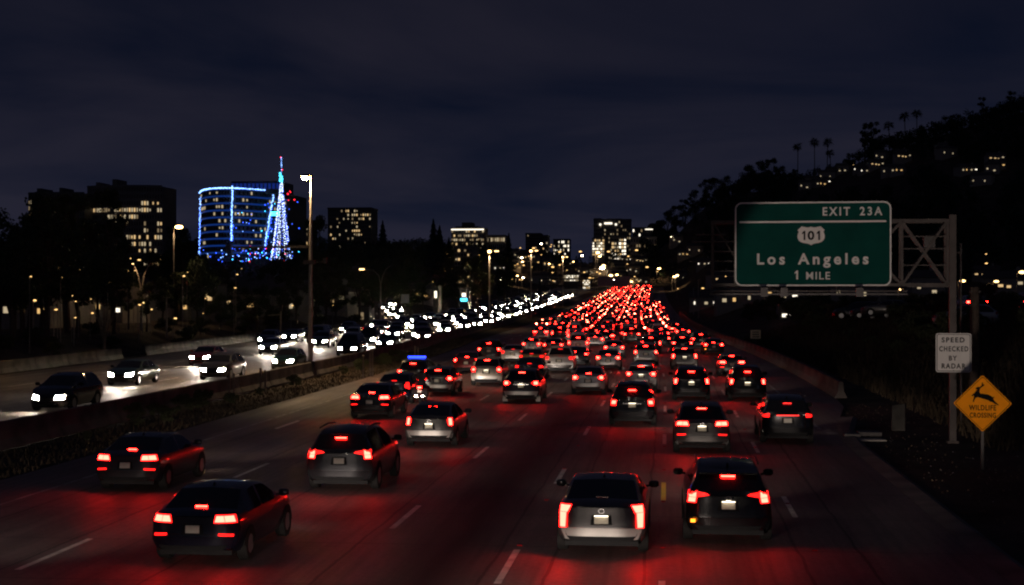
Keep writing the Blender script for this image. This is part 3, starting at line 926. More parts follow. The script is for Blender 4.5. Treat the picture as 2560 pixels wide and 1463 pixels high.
away(1603, 974, 'hatch', 'round', 'silver', 'light hatchback with pale roof just ahead of the boxy black SUV', extra=('platelamp', 'spoiler',), power=HP)
away(1728, 998, 'suv', 'tall', 'black', 'black SUV with bright white plate ahead of the pewter crossover', extra=('platelamp', 'rails', 'badge'), power=HP)
away(1866, 998, 'boxy', 'tall', 'black', 'upright black SUV beside the end of the low concrete barrier', extra=('platelamp', 'rails',), power=HP)
away(1828, 939, 'hatch', 'wide', 'grey', 'grey hatchback near the right shoulder ahead of the upright black SUV', extra=('spoiler', 'fin'), power=HP)
away(1711, 923, 'crossover', 'tall', 'grey', 'grey crossover with curved lamps, second ahead of the pewter crossover', extra=('platelamp', 'spoiler',), power=HP)
away(1521, 926, 'sedan', 'round', 'silver', 'silver sedan, next ahead of the silver sedan with the lit boot lid', power=HP)
away(1615, 912, 'suv', 'small', 'silver', 'pale SUV just visible above the light hatchback with pale roof', power=HP * .8)
away(1398, 934, 'pickup', 'small', 'white', 'white pickup truck seen from behind in the middle lanes', cat='pickup truck', bumper='chrome', power=HP, brake=False)
away(1214, 966, 'crossover', 'square', 'beige', 'off-white crossover with long pale bumper in the left lanes', bumper='silver_or_lit_trim', extra=('platelamp', 'badge',), power=HP)
away(1088, 991, 'hatch', 'round', 'grey', 'greyish compact car right of the blue roof light, brakes on', bumper='silver_or_lit_trim', power=HP)
away(1163, 935, 'sedan', 'small', 'red', 'dark red sedan at the left edge beside the off-white crossover', power=HP * .8)
away(1221, 905, 'boxy', 'small', 'charcoal', 'upright car above the off-white crossover, high brake lamp on', power=HP * .8)
away(1281, 910, 'sedan', 'small', 'white', 'white sedan with brightly lit rear behind a gap left of the white pickup truck', bumper='silver_or_lit_trim', power=HP * .8, brake=False)
away(1328, 924, 'sedan', 'slim', 'yellow_lit', 'dark car with a yellow-lit boot lid left of the white pickup truck', power=HP * .8, brake=False)  # dark car; the yellow light on it is put into its paint
away(1322, 955, 'sedan', 'slim', 'black', 'black sedan whose roof shows above the dark crossover with mud flaps', power=HP * .8, brake=False)
away(1441, 917, 'sedan', 'slim', 'black', 'black sedan tucked in right of the white pickup truck', power=HP * .8)
away(1536, 895, 'sedan', 'round', 'silver', 'silver sedan third ahead of the one with the lit boot lid', power=HP * .8)
away(1628, 884, 'suv', 'tall', 'charcoal', 'charcoal SUV in the row ahead of the pale SUV', power=HP * .7)
away(1706, 884, 'crossover', 'small', 'black', 'black crossover just ahead of the grey crossover with curved lamps', power=HP * .7)
away(1783, 886, 'sedan', 'round', 'charcoal', 'dark sedan with one amber lamp close to the roadside barrier', extra=('amber',), power=HP * .7)
away(1752, 872, 'suv', 'small', 'black', 'black SUV half hidden left of the dark sedan with the amber lamp', power=HP * .7)
away(1328, 886, 'hatch', 'round', 'white', 'white hatchback with pink-lit bumper in the left lanes', bumper='silver_or_lit_trim', power=HP * .7)
away(1383, 888, 'sedan', 'small', 'red', 'dark red sedan just beyond the white pickup truck', power=HP * .7)
away(1446, 886, 'van', 'small', 'white', 'white van with bright roof beyond the black sedan', power=HP * .7, cat='van')
away(1489, 870, 'sedan', 'round', 'white', 'white sedan right of the white van with the bright roof', power=HP * .7)
away(1352, 852, 'suv', 'wide', 'silver', 'silver SUV at the left edge where the red traffic thins out', power=HP * .6)
away(1400, 856, 'pickup', 'tall', 'charcoal', 'dark pickup truck in the left lanes beyond the dark red sedan', cat='pickup truck', power=HP * .6)
# foreground left, moving
away(273, 1240, 'sedan', 'wide', 'charcoal', 'dark sedan nearest the median in the lower left', extra=('fin',), power=HP, brake=True)
away(452, 1421, 'sedan', 'wide', 'blue', 'dark blue sedan in the lower left corner, nearest of all', extra=('fin',), power=HP * .8, brake=True)
away(836, 1232, 'suv', 'block', 'charcoal', 'dark SUV with bright tail lights behind the grey liftback', extra=('rails',), power=HP)
away(915, 1050, 'sedan', 'wide', 'black', 'low black sedan left of the grey liftback', power=HP * .8)
away(974, 1012, 'sedan', 'square', 'blue', 'dark blue sedan in front of the car with the blue roof light', power=HP * .8, brake=False)
away(1026, 975, 'suv', 'small', 'charcoal', 'dark patrol car with a blue roof light bar', extra=('lightbar',), power=HP * .6)
# unseen cars added below the picture edge; their headlamps light cars, road and signs
for (cx_, cyy, st, pt, pw, lb) in ((2.95, 11.0, 'sedan', 'grey', 6.6, 'unseen grey sedan added below the picture edge to light the signs'),
                               (-1.7, 15.5, 'crossover', 'white', 1.8, 'white crossover following the gunmetal sedan below the picture edge'),
                               (-4.6, 14.0, 'sedan', 'red', 1.2, 'unseen red sedan added below the picture edge, third lane, for its headlamps'),
                               (-7.8, 12.0, 'sedan', 'silver', 1.1, 'unseen silver sedan added below the picture edge, fourth lane, for its headlamps'),
                               (-13.8, 21.0, 'suv', 'black', 1.2, 'unseen black SUV added below the picture edge near the median for its headlamps')):
    make_car(st, 'round', pt, cx_, cyy, 1, lb, GN, power=HP * pw, high=(cx_ > 2))

# oncoming cars one can tell apart
GO = 'cars with headlights on in the oncoming lanes'
def oncoming(px, py, *a, **k):
    y = dist_px(py) - .6
    make_car(*a[:3], gx(px, py) * y / (y + .6), y, -1, a[3], GO, **k)
HO = HEAD_W * 1.5
oncoming(62, 1040, 'suv', 'small', 'black', 'black SUV at the left edge of the oncoming lanes', power=HO)
oncoming(257, 972, 'sedan', 'small', 'green', 'low dark green sedan, second from the left edge of the oncoming lanes', power=HO)
oncoming(503, 956, 'crossover', 'small', 'charcoal', 'dark crossover with lit headlights left of the tall lamp post', extra=('rails',), power=HO)
oncoming(466, 920, 'sedan', 'small', 'red', 'red car half hidden beyond the dark oncoming crossover', power=HO)
oncoming(686, 930, 'hatch', 'small', 'green', 'dark green hatchback coming up to the tall lamp post', power=HO)
oncoming(646, 890, 'sedan', 'small', 'silver', 'silver sedan in the outer oncoming lane beyond the dark green hatchback', power=HO)
oncoming(852, 893, 'van', 'small', 'black', 'black van just right of the tall lamp post', power=HO, cat='van')
oncoming(948, 876, 'sedan', 'small', 'black', 'black sedan along the median beyond the black van', power=HO)
oncoming(780, 872, 'crossover', 'small', 'charcoal', 'dark crossover behind the tall lamp post', power=HO)
oncoming(1046, 856, 'suv', 'small', 'red', 'dark red SUV near the median in the stream of headlights', power=HO)
oncoming(905, 866, 'sedan', 'small', 'silver', 'silver sedan between the black van and the black sedan', power=HO)
oncoming(780, 850, 'suv', 'small', 'white', 'white SUV in the outer oncoming lanes behind the lamp post', power=HO * .7)
oncoming(700, 858, 'sedan', 'small', 'charcoal', 'charcoal sedan in the outermost oncoming lane', power=HO * .7)

# ---- the rest of both streams: lane by lane, packed closer than one can tell apart in the distance
rt = random.Random(77)
SOFT = ['sedan', 'sedan', 'hatch', 'suv', 'suv', 'crossover', 'crossover', 'boxy', 'lift', 'luxury', 'pickup', 'van']
LSO = ['round', 'small', 'tall', 'square', 'wide', 'block', 'slim']
PSO = ['black', 'charcoal', 'grey', 'silver', 'charcoal', 'grey', 'blue', 'red', 'white', 'black', 'black']
traffic = []
start = {4.65: 178, 1.5: 150, -1.6: 160, -4.5: 155, -7.7: 160, -10.9: 176, -14.1: 214}
NMR = ['rightmost lane', 'second lane from the right', 'third lane from the right', 'fourth lane from the right', 'third lane from the median', 'second lane from the median', 'lane along the median']
ORD = ['nearest', 'second', 'third', 'fourth', 'fifth', 'sixth', 'seventh', 'eighth']
for li, u in enumerate(LANE_C):
    y = start[u]; k = 0
    while y < 752:
        if not (u == 4.65 and y > 420):
            traffic.append((y, u + rt.uniform(-.35, .35), 1, li, k))
        k += 1
        y += rt.uniform(6.6, 8.6) if y < 240 else rt.uniform(10, 17) if y < 420 else rt.uniform(15, 24)
ostart = {-26.2: 170, -29.6: 152, -33.0: 162, -36.4: 158, -39.8: 150}
for li, u in enumerate(OPP_C):
    y = ostart[u]; k = 0
    while y < 560:
        traffic.append((y, u + rt.uniform(-.35, .35), -1, li, k)); k += 1
        y += rt.uniform(15, 25) if y < 250 else rt.uniform(12, 22)
traffic.sort()
LIMIT = 232
print('traffic', len(traffic))
rest = MB(); rest_keys = []
PMAT = {}
tags_seen = set()
for i, (y, u, face, li, k) in enumerate(traffic):
    st = rt.choice(SOFT); lp = rt.choice(LSO); pt = rt.choice(PSO)
    if face > 0 and li == 1 and k == 3: st, pt = 'van', 'white'
    x = u + curve_x(y); hot = rt.choice((0, 0, 1, 1, 2)) if face > 0 else 0
    kind = {'pickup': 'pickup truck', 'van': 'van', 'suv': 'SUV', 'boxy': 'boxy SUV', 'hatch': 'hatchback', 'crossover': 'crossover', 'lift': 'liftback', 'luxury': 'saloon', 'sedan': 'sedan'}[st]
    pname = {'charcoal': 'dark grey'}.get(pt, pt)
    if i < LIMIT:
        if face > 0:
            if y < 235 and k < 8: lab = f'{pname} {kind} braking in the {NMR[li]}, {ORD[k]} in the pack'
            else: lab = 'far-off car with glowing brake lights in the dense red queue'
            grp = GN if y < 235 and k < 8 else 'far cars in the dense red queue'
        else:
            if y < 215 and k < 6: lab = f'{pname} {kind} with headlights on, {ORD[k]} oncoming {["along the median","one lane off the median","in the middle lane","one lane off the trees","beside the trees"][li]}'
            else: lab = 'far-off car with white headlights in the dense oncoming stream'
            grp = GO if y < 215 and k < 6 else 'far cars in the oncoming stream'
        if y < 185:
            make_car(st, lp, pt, x, y, face, lab, grp, power=(HP * .5 if face > 0 else HO * .7) if y < 200 else 0, cat={'pickup': 'pickup truck', 'van': 'van'}.get(st, 'car'))
        else:
            make_far_car(st, lp, pt, x, y, face, lab, grp, hot=hot)
    else:
        mb_, keys = far_mesh(st, lp, face, hot)
        L = STYLES[st]['L']; sl = -curve_dir(y)
        T = Matrix.Translation((x, y if face > 0 else y + L, road_z(y) + .01)) @ Matrix.Rotation((0 if face > 0 else math.pi) + sl, 4, 'Z') @ Matrix.Rotation(road_pitch(y) * face, 4, 'X')
        base = len(rest.v)
        rest.v += [tuple(T @ Vector(p)) for p in mb_.v]
        rest.f += [tuple(a + base for a in q) for q in mb_.f]
        pk = {0: 'P_' + pt}
        for mi in mb_.m:
            kk = 'P_' + pt if mi == 0 else keys[mi]
            if kk not in rest_keys: rest_keys.append(kk)
            rest.m.append(rest_keys.index(kk))
if rest.v:
    o = rest.build('distant_traffic', [PAINT[k_[2:]] if k_.startswith('P_') else M[k_] for k_ in rest_keys])
    tag(o, 'farthest tail lights and headlights of the jam near the pass', 'traffic', kind='stuff')

# ---- motorcycle and rider between the cars
def motorcycle(x, y):
    r = empty('motorcycle', (x, y, road_z(y) + .004), 0, 'motorcycle with glinting chrome between the grey liftback and the compact car', 'motorcycle')
    for yw in (.33, 1.75):
        n = 20; v = []; f = []
        for k in range(n):
            a = 2 * math.pi * k / n
            for dx, r_ in ((-.06, .27), (-.05, .31), (0, .33), (.05, .31), (.06, .27)): v.append((dx, yw + r_ * math.cos(a), .33 + r_ * math.sin(a)))
        for k in range(n):
            for j in range(4): f.append((k*5+j, k*5+j+1, ((k+1)%n)*5+j+1, ((k+1)%n)*5+j))
        w = MB().add(v, f).build('wheel', M['rubber'], r, smooth_deg=40)
        MB().tube([(-.05, yw, .33), (.05, yw, .33)], .2, 16).build('rim', M['rim'], w, smooth_deg=40)
    MB().tube([(0, .25, .82), (0, .7, .80), (0, 1.05, .92), (0, 1.35, .98)], [.10, .15, .17, .10], 10).build('fuel_tank', PAINT['red'], r, smooth_deg=50)
    MB().tube([(0, .05, .86), (0, .45, .80), (0, .85, .80)], [.09, .14, .13], 8).build('seat', M['plastic'], r, smooth_deg=50)
    MB().tube([(0, .7, .45), (0, 1.25, .48)], .2, 10).build('engine', M['rim'], r, smooth_deg=50)
    for s in (1, -1):
        MB().tube([(s*.09, 1.75, .33), (s*.09, 1.45, .95)], .03, 8).build('fork', M['chrome'], r, smooth_deg=50)
        MB().tube([(s*.16, .0, .42), (s*.16, .8, .38)], .05, 8).build('exhaust', M['chrome'], r, smooth_deg=50)
        MB().box(s*.27 - .11, s*.27 + .11, .05, .50, .48, .80).build('pannier', M['plastic'], r)
        MB().octa((s*.45, 1.3, 1.2), .08).build('mirror', M['chrome'], r)
    MB().tube([(-.38, 1.25, 1.06), (0, 1.42, 1.02), (.38, 1.25, 1.06)], .018, 6).build('handlebar', M['chrome'], r)
    MB().box(-.09, .09, -.02, .03, .80, .88).build('tail_light', M['brake'], r)
    MB().box(-.1, .1, -.01, .02, .60, .72).build('number_plate', M['plate'], r)
    return r
def rider(x, y):
    P = {'pelvis': (0, .55, .92), 'chest': (0, .72, 1.30), 'neck': (0, .78, 1.48), 'head': (0, .82, 1.60), 'crown': (0, .83, 1.70)}
    verts = list(P.values()); rad = [.17, .19, .075, .125, .10]; edges = [(0, 1), (1, 2), (2, 3), (3, 4)]
    for s in (1, -1):
        b = len(verts)
        verts += [(s*.20, .72, 1.40), (s*.33, .92, 1.18), (s*.36, 1.18, 1.09), (s*.355, 1.27, 1.07)]; rad += [.085, .065, .05, .045]
        edges += [(1, b), (b, b+1), (b+1, b+2), (b+2, b+3)]
        b = len(verts)
        verts += [(s*.14, .60, .88), (s*.27, 1.02, .80), (s*.22, .85, .40), (s*.22, 1.05, .34)]; rad += [.11, .085, .06, .05]
        edges += [(0, b), (b, b+1), (b+1, b+2), (b+2, b+3)]
    me = bpy.data.meshes.new('person'); me.from_pydata(verts, edges, [])
    o = obj('person', me); o.location = (x, y, road_z(y) + .004)
    sk = o.modifiers.new('skin', 'SKIN'); ss = o.modifiers.new('sub', 'SUBSURF'); ss.levels = ss.render_levels = 1
    for i, sv in enumerate(me.skin_vertices[0].data): sv.radius = (rad[i], rad[i]); sv.use_root = (i == 0)
    me.materials.append(M['cloth_dark'])
    tag(o, 'motorcycle rider in dark jacket and helmet seated upright', 'person')
    h = MB(); v = []; f = []
    for j in range(7):
        ph = math.pi * j / 6
        for k in range(12):
            a = 2 * math.pi * k / 12
            v.append((.145*math.sin(ph)*math.cos(a), .83 + .165*math.sin(ph)*math.sin(a), 1.62 + .155*math.cos(ph)))
    for j in range(6):
        for k in range(12): f.append((j*12+k, (j+1)*12+k, (j+1)*12+(k+1)%12, j*12+(k+1)%12))
    h.add(v, f).build('helmet', PAINT['black'], o, smooth_deg=60)
motorcycle(-12.0, 71.2); rider(-12.0, 71.2)

# ================================================================== SIGNS, POLES, LAMPS
def rrect(x0, x1, z0, z1, r, n=6):
    p = []
    for cx_, cz_, a0 in ((x1 - r, z1 - r, 0), (x0 + r, z1 - r, 90), (x0 + r, z0 + r, 180), (x1 - r, z0 + r, 270)):
        for i in range(n + 1):
            a = R(a0 + 90 * i / n); p.append((cx_ + r * math.cos(a), cz_ + r * math.sin(a)))
    return p
def plate(poly, y0, y1):
    """extruded polygon in the xz plane, front at y0 (towards the camera)"""
    n = len(poly); mb_ = MB()
    v = [(x, y0, z) for x, z in poly] + [(x, y1, z) for x, z in poly]
    f = [tuple(range(n))[::-1], tuple(range(n, 2*n))] + [(i, (i+1) % n, (i+1) % n + n, i + n) for i in range(n)]
    return mb_.add(v, f)
def ring_plate(outer, inner, y0, y1):
    n = len(outer); v = [(x, y0, z) for x, z in outer] + [(x, y0, z) for x, z in inner] + [(x, y1, z) for x, z in outer] + [(x, y1, z) for x, z in inner]
    f = []
    for i in range(n):
        j = (i + 1) % n
        f += [(i, i + n, j + n, j), (i, j, j + 2*n, i + 2*n), (i + n, i + 3*n, j + 3*n, j + n)]
    return MB().add(v, f)
def concave(poly, y0, y1, name, m, parent):
    bm = bmesh.new()
    vs_ = [bm.verts.new((x, y0, z)) for x, z in poly]
    fc_ = bm.faces.new(vs_)
    ex = bmesh.ops.extrude_face_region(bm, geom=[fc_])
    for e in ex['geom']:
        if isinstance(e, bmesh.types.BMVert): e.co.y = y1
    bmesh.ops.triangulate(bm, faces=bm.faces[:])
    bmesh.ops.recalc_face_normals(bm, faces=bm.faces[:])
    me = bpy.data.meshes.new(name); bm.to_mesh(me); bm.free(); me.materials.append(m)
    return obj(name, me, parent)
def raw_text(body, space=1.0, bold=0.0):
    cu = bpy.data.curves.new('lettering', 'FONT'); cu.body = body; cu.size = 1; cu.space_character = space
    cu.offset = bold; cu.extrude = .012; cu.resolution_u = 4
    o = bpy.data.objects.new('tmp', cu); COL.objects.link(o)
    dg = bpy.context.evaluated_depsgraph_get(); dg.update()
    me = bpy.data.meshes.new_from_object(o.evaluated_get(dg))
    bpy.data.objects.remove(o)
    co = np.empty(len(me.vertices) * 3, np.float32); me.vertices.foreach_get('co', co)
    return me, co.reshape(-1, 3)
CAPH = {}
def figure_one(x0, x1, zb, cap, y, m, parent):
    w_ = x1 - x0
    return concave([(x0, zb + cap * .76), (x0 + w_ * .55, zb + cap), (x1, zb + cap), (x1, zb), (x1 - w_ * .52, zb), (x1 - w_ * .52, zb + cap * .74), (x0, zb + cap * .62)], y - .008, y, 'figure_one', m, parent)
def lettering(body, x0, x1, zb, cap, y, m, parent, space=1.15, bold=.012):
    if bold not in CAPH:
        me0, c0 = raw_text('E', 1, bold); CAPH[bold] = (c0[:, 1].min(), c0[:, 1].max())
    lo, hi = CAPH[bold]
    me, co = raw_text(body, space, bold)
    a, b = co[:, 0].min(), co[:, 0].max()
    out = np.empty_like(co)
    out[:, 0] = x0 + (co[:, 0] - a) / (b - a) * (x1 - x0)
    out[:, 2] = zb + (co[:, 1] - lo) / (hi - lo) * cap
    out[:, 1] = y - co[:, 2] * .5
    me.vertices.foreach_set('co', out.reshape(-1)); me.update()
    me.materials.clear(); me.materials.append(m)
    return obj('lettering', me, parent)

# ---- the big green guide sign on its cantilever truss
SD = 56.0
PX = F / SD
root = empty('overhead_sign', (5.33, SD - .55, 0), R(-3.2), 'big green overhead sign reading EXIT 23A 101 Los Angeles 1 MILE', 'sign')
SW, SH, SZ = 5.66, 3.11, 5.69
def sx(cpx): return -SW/2 + (cpx - 365) / 1495 * SW
def sz(cpy): return SZ + SH - (cpy - 42) / 828 * SH
out_p = rrect(-SW/2, SW/2, SZ, SZ + SH, .26); in_p = rrect(-SW/2 + .055, SW/2 - .055, SZ + .055, SZ + SH - .055, .21)
plate(out_p, 0, .05).build('panel', M['sign_green'], root)
ring_plate(out_p, in_p, -.006, .004).build('border', M['sign_white'], root)
MB().add(*(lambda p: ([(x, -.006, z) for x, z in p] + [(x, .0, z) for x, z in p], [tuple(range(len(p)))[::-1]] + [(i, (i+1) % len(p), (i+1) % len(p) + len(p), i + len(p)) for i in range(len(p))]))(rrect(sx(408), sx(1812), sz(247), sz(229), .03))).build('divider', M['sign_white'], root)
lettering('EXIT', sx(1210), sx(1470), sz(180), sz(97) - sz(180), -.004, M['sign_white'], root, 1.4, .024)
lettering('23A', sx(1562), sx(1775), sz(180), sz(97) - sz(180), -.004, M['sign_white'], root, 1.4, .024)
lettering('Los', sx(580), sx(848), sz(658), sz(548) - sz(658), -.004, M['sign_white'], root, 1.45, .030)
lettering('Angeles', sx(972), sx(1645), sz(658), sz(548) - sz(658), -.004, M['sign_white'], root, 1.45, .030)
figure_one(sx(942), sx(974), sz(805), sz(717) - sz(805), -.002, M['sign_white'], root)
lettering('MILE', sx(1052), sx(1280), sz(805), sz(732) - sz(805), -.004, M['sign_white'], root, 1.2)
half = [(0, 287), (22, 294), (45, 293), (68, 288), (90, 283), (108, 300), (130, 320), (118, 335), (124, 352), (130, 375), (129, 400), (118, 422), (98, 438), (70, 447), (40, 452), (18, 458), (0, 469)]
sh = [(sx(1099 + dx), sz(dy)) for dx, dy in half] + [(sx(1099 - dx), sz(dy)) for dx, dy in half[::-1][1:-1]]
concave(sh, -.012, -.002, 'route_shield', M['sign_white'], root)
figure_one(sx(1012), sx(1044), sz(418), sz(328) - sz(418), -.013, M['sign_black'], root); figure_one(sx(1152), sx(1184), sz(418), sz(328) - sz(418), -.013, M['sign_black'], root)
lettering('0', sx(1066), sx(1130), sz(417), sz(329) - sz(417), -.014, M['sign_black'], root, 1, .03)

tr = empty('sign_truss', (0, SD, 0), R(-3.2), 'steel cantilever truss and post carrying the big green overhead sign', 'sign truss')
tr.location = (5.33, SD - .45, 0)
xl, xr, zt, zb = -3.72, 5.05, 8.08, 5.72
def chord(name, a, b, w, h=None): return MB().bar(a, b, w * .8, (h or w) * .8).build(name, M['galv'], tr)
MB().bar((xr, .3, -.2), (xr, .3, 8.30), .24, .24).build('post', M['galv'], tr)
MB().box(xr - .2, xr + .2, .1, .5, -.12, .03).build('post_base', M['conc'], tr)
for yb in (.12, .75):
    chord('top_chord', (xl, yb, zt), (xr - .15, yb, zt), .14, .16)
    chord('bottom_chord', (xl, yb, zb), (xr - .15, yb, zb), .14, .18)
    for x in (xl + .06, xl + .9, xl + 2.9, xl + 4.9, xl + 6.95, xr - .2):
        chord('upright', (x, yb, zb), (x, yb, zt), .12)
    for x0, x1 in ((xl + .9, xl + 2.9), (xl + 2.9, xl + 4.9), (xl + 4.9, xl + 6.95), (xl + 6.95, xr - .2)):
        chord('brace', (x0, yb + .02, zb), (x1, yb + .02, zt), .11)
        chord('brace', (x0, yb - .02, zt), (x1, yb - .02, zb), .09)
    chord('brace', (xl + .1, yb, zt), (xl + .85, yb, zb + 1.1), .06)
for x in (xl + .06, xl + 2.9, xl + 4.9, xr - .4):
    chord('cross_tie', (x, .12, zt), (x, .75, zt), .1); chord('cross_tie', (x, .12, zb), (x, .75, zb), .1)
for z, x0, x1 in ((7.35, xl - .7, xl + .9), (7.62, xl - .55, xl + .55), (6.62, xl - .8, xl + .8), (6.98, xl - .1, xl + .9), (6.25, xl, xl + .9), (7.05, xl + 6.95, xr - .2), (6.45, xl + 6.95, xr - .2), (7.5, xl + 6.95, xr - .2)):
    chord('rail', (x0, .05, z), (x1, .05, z), .05)
MB().box(xl + 7.75, xl + 8.15, .2, .6, 7.1, 7.55).build('junction_box', M['dark_steel'], tr)
# maintenance walkway under the sign with three luminaires
MB().box(xl, 3.3, -1.25, -.10, 5.36, 5.42).build('walkway', M['dark_steel'], tr)
chord('walkway_rail', (xl, -1.22, 5.50), (3.3, -1.22, 5.50), .05)
for x in (xl + .05, -1.4, .9, 3.2): chord('bracket', (x, -1.2, 5.40), (x, .1, 5.62), .07)
for x in (-1.75, -1.05, 1.62):
    MB().box(x - .13, x + .13, -1.35, -1.15, 5.30, 5.62).build('luminaire', M['dark_steel'], tr)

# ---- speed sign on the truss post
s = empty('speed_sign', (10.36, SD - .78, 0), R(-1), 'white sign on the truss post reading SPEED CHECKED BY RADAR', 'sign')
w, h = 1.26, 1.42; zc = 3.26
op = rrect(-w/2, w/2, zc - h/2, zc + h/2, .09); ip = rrect(-w/2 + .035, w/2 - .035, zc - h/2 + .035, zc + h/2 - .035, .07)
ip2 = rrect(-w/2 + .055, w/2 - .055, zc - h/2 + .055, zc + h/2 - .055, .06)
plate(op, 0, .02).build('panel', M['sign_white'], s)
ring_plate(ip, ip2, -.005, .003).build('border', M['sign_black'], s)
def fz(f): return zc + h/2 - f * h
for body, f0, f1, a, b in (('SPEED', .235, .108, -.335, .295), ('CHECKED', .465, .335, -.405, .395), ('BY', .70, .575, -.13, .09), ('RADAR', .905, .775, -.335, .325)):
    lettering(body, a * w, b * w * 1.04, fz(f0), fz(f1) - fz(f0), -.003, M['sign_black'], s, 1.28, .024)
for f in (.04, .955): MB().tube([(0, -.006, fz(f)), (0, .0, fz(f))], .018, 8).build('bolt', M['galv'], s)

# ---- yellow wildlife diamond on its own post
WD = 47.2
wpx = (2431 - VPX) / F * WD
s = empty('wildlife_sign', (wpx, WD, ground_z(wpx, WD)), R(-2), 'yellow diamond sign with a leaping deer reading WILDLIFE CROSSING', 'sign')
hd = .885; zc = 2.0 - ground_z(wpx, WD)
def diamond(hd, r=.06):
    p = []
    for k in range(4):
        a0 = R(90 * k + 90)
        cx_, cz_ = math.cos(a0) * (hd - r * 1.41), math.sin(a0) * (hd - r * 1.41)
        for i in range(-4, 5):
            a = a0 - R(45) * (-i / 4) 
            p.append((cx_ + r * math.cos(a), cz_ + zc + r * math.sin(a)))
    return p
plate(diamond(hd), 0, .02).build('panel', M['sign_yellow'], s)
ring_plate(diamond(hd - .04), diamond(hd - .062), -.005, .003).build('border', M['sign_black'], s)
deer = [(1150,888),(1165,878),(1178,880),(1192,868),(1196,845),(1202,846),(1201,862),(1210,858),(1211,866),(1200,876),(1187,884),(1180,893),(1178,912),(1185,925),(1210,928),(1240,933),(1262,945),(1270,950),(1282,948),(1276,960),(1276,968),(1290,985),(1312,1005),(1308,1009),(1285,1000),(1268,988),(1250,982),(1240,975),(1215,966),(1185,958),(1165,952),(1150,957),(1143,975),(1138,988),(1131,985),(1136,965),(1141,946),(1135,939),(1128,947),(1122,938),(1134,928),(1142,924),(1148,914),(1158,903),(1160,897),(1152,894)]
concave([((x - 1200) / 205 * hd, zc - (y - 997) / 205 * hd) for x, y in deer], -.008, .0, 'deer', M['sign_black'], s)
lettering('WILDLIFE', -.46 * hd, .455 * hd, zc - .24 * hd, .185 * hd, -.003, M['sign_black'], s, 1.15, .022)
lettering('CROSSING', -.44 * hd, .45 * hd, zc - .50 * hd, .175 * hd, -.003, M['sign_black'], s, 1.15, .022)
MB().box(-.045, .045, .02, .10, -.2, zc + .3).build('post', M['dark_steel'], s)

# ---- small signs
D_ = 139.0
x_ = (1885 - VPX) / F * D_ + .0
zg = 0.0
s = empty('roadside_sign', (x_ , D_, zg), 0, 'small cream sign with three rows of black marks behind the roadside barrier', 'sign')
MB().tube([(0, 0, -.1), (0, 0, 2.2)], .035, 8).build('post', M['galv'], s)
MB().box(-.47, .47, -.06, -.04, 1.25, 2.05).build('panel', mat('cream_sign', (.75, .60, .38), .5, var=.1), s)
rs = random.Random(4)
for zr in (1.80, 1.58, 1.36):
    x = -.28
    while x < .26:
        w_ = rs.uniform(.05, .11); MB().box(x, x + w_, -.068, -.06, zr, zr + .12).build('mark', M['sign_black'], s); x += w_ + .035
D_ = 232.0
x_ = (1402 - VPX) / F * D_
s = empty('median_sign', (x_, D_, road_z(D_)), 0, 'small white sign with black bracket marks by the left shoulder', 'sign')
MB().tube([(0, 0, -.1), (0, 0, 1.8)], .04, 8).build('post', M['galv'], s)
MB().box(-.46, .46, -.06, -.04, .92, 1.72).build('panel', M['sign_white'], s)
for a, b, c, d in ((-.25, -.17, 1.05, 1.6), (.15, .23, 1.05, 1.6), (-.25, .0, 1.55, 1.62), (.06, .23, 1.55, 1.62)): MB().box(a, b, -.068, -.06, c, d).build('mark', M['sign_black'], s)
def board(name, px_, y0, y1, w_px, D_, label, m, legs=2):
    c = at(px_, (y0 + y1) / 2, D_); hpx = F / D_
    zb_ = ground_z(c.x, D_)
    s = empty(name, (c.x, D_, zb_), 0, label, 'sign')
    W_, Z0, Z1 = w_px / hpx, at(px_, y1, D_).z - zb_, at(px_, y0, D_).z - zb_
    MB().box(-W_/2, W_/2, -.1, 0, Z0, Z1).build('panel', m, s)
    for i in range(legs):
        x = 0 if legs == 1 else (-.35 + .7 * i) * W_
        MB().bar((x, .08, -.3), (x, .08, Z1 - .2), .14).build('post', M['galv'], s)
    return s
b = board('white_sign', 1008, 736, 758, 20, 255, 'white rectangular sign standing beside the far frontage road', M['sign_white'], 1)

# ---- distant sign bridge over the red lanes, seen as two brown panels
D_ = 345.0; cxx = curve_x(D_)
g = empty('sign_bridge', (-23.1 + cxx, D_, road_z(D_)), 0, 'distant sign gantry with two dull brown panels above the red queue', 'sign gantry')
xa = (1496 - VPX) / F * D_ - (-23.1 + cxx); xb = (1576 - VPX) / F * D_ - (-23.1 + cxx)
M['brown_panel'] = mat('sign_back', (.55, .32, .29), .7, var=.15, scale=.5)
za, zb2 = 6.1, 8.5
MB().box(xa, (xa + xb)/2 - .06, -.1, 0, za, zb2).build('panel', M['brown_panel'], g)
MB().box((xa + xb)/2 + .06, xb, -.1, 0, za, zb2).build('panel', M['brown_panel'], g)
MB().bar((0, .4, 0), (0, .4, 8), .5).build('post', M['galv'], g)
for z in (6.3, 7.9): MB().bar((0, .4, z), (xb, .4, z), .25).build('beam', M['galv'], g)
k_ = 0
x = .8
while x < xb - 1.4:
    MB().bar((x, .4, 6.3), (x + 1.3, .4, 7.9), .12).build('brace', M['galv'], g); x += 1.5

# ---- lamp posts
def lamp_light(parent, loc, watts, col=(1.0, .70, .38), spot=True):
    d = bpy.data.lights.new('lamp_light', 'SPOT' if spot else 'POINT'); d.energy = watts; d.color = col; d.shadow_soft_size = .25
    if spot: d.spot_size = R(150); d.spot_blend = .6
    o = bpy.data.objects.new('lamp_light', d); COL.objects.link(o); o.parent = parent; o.location = loc
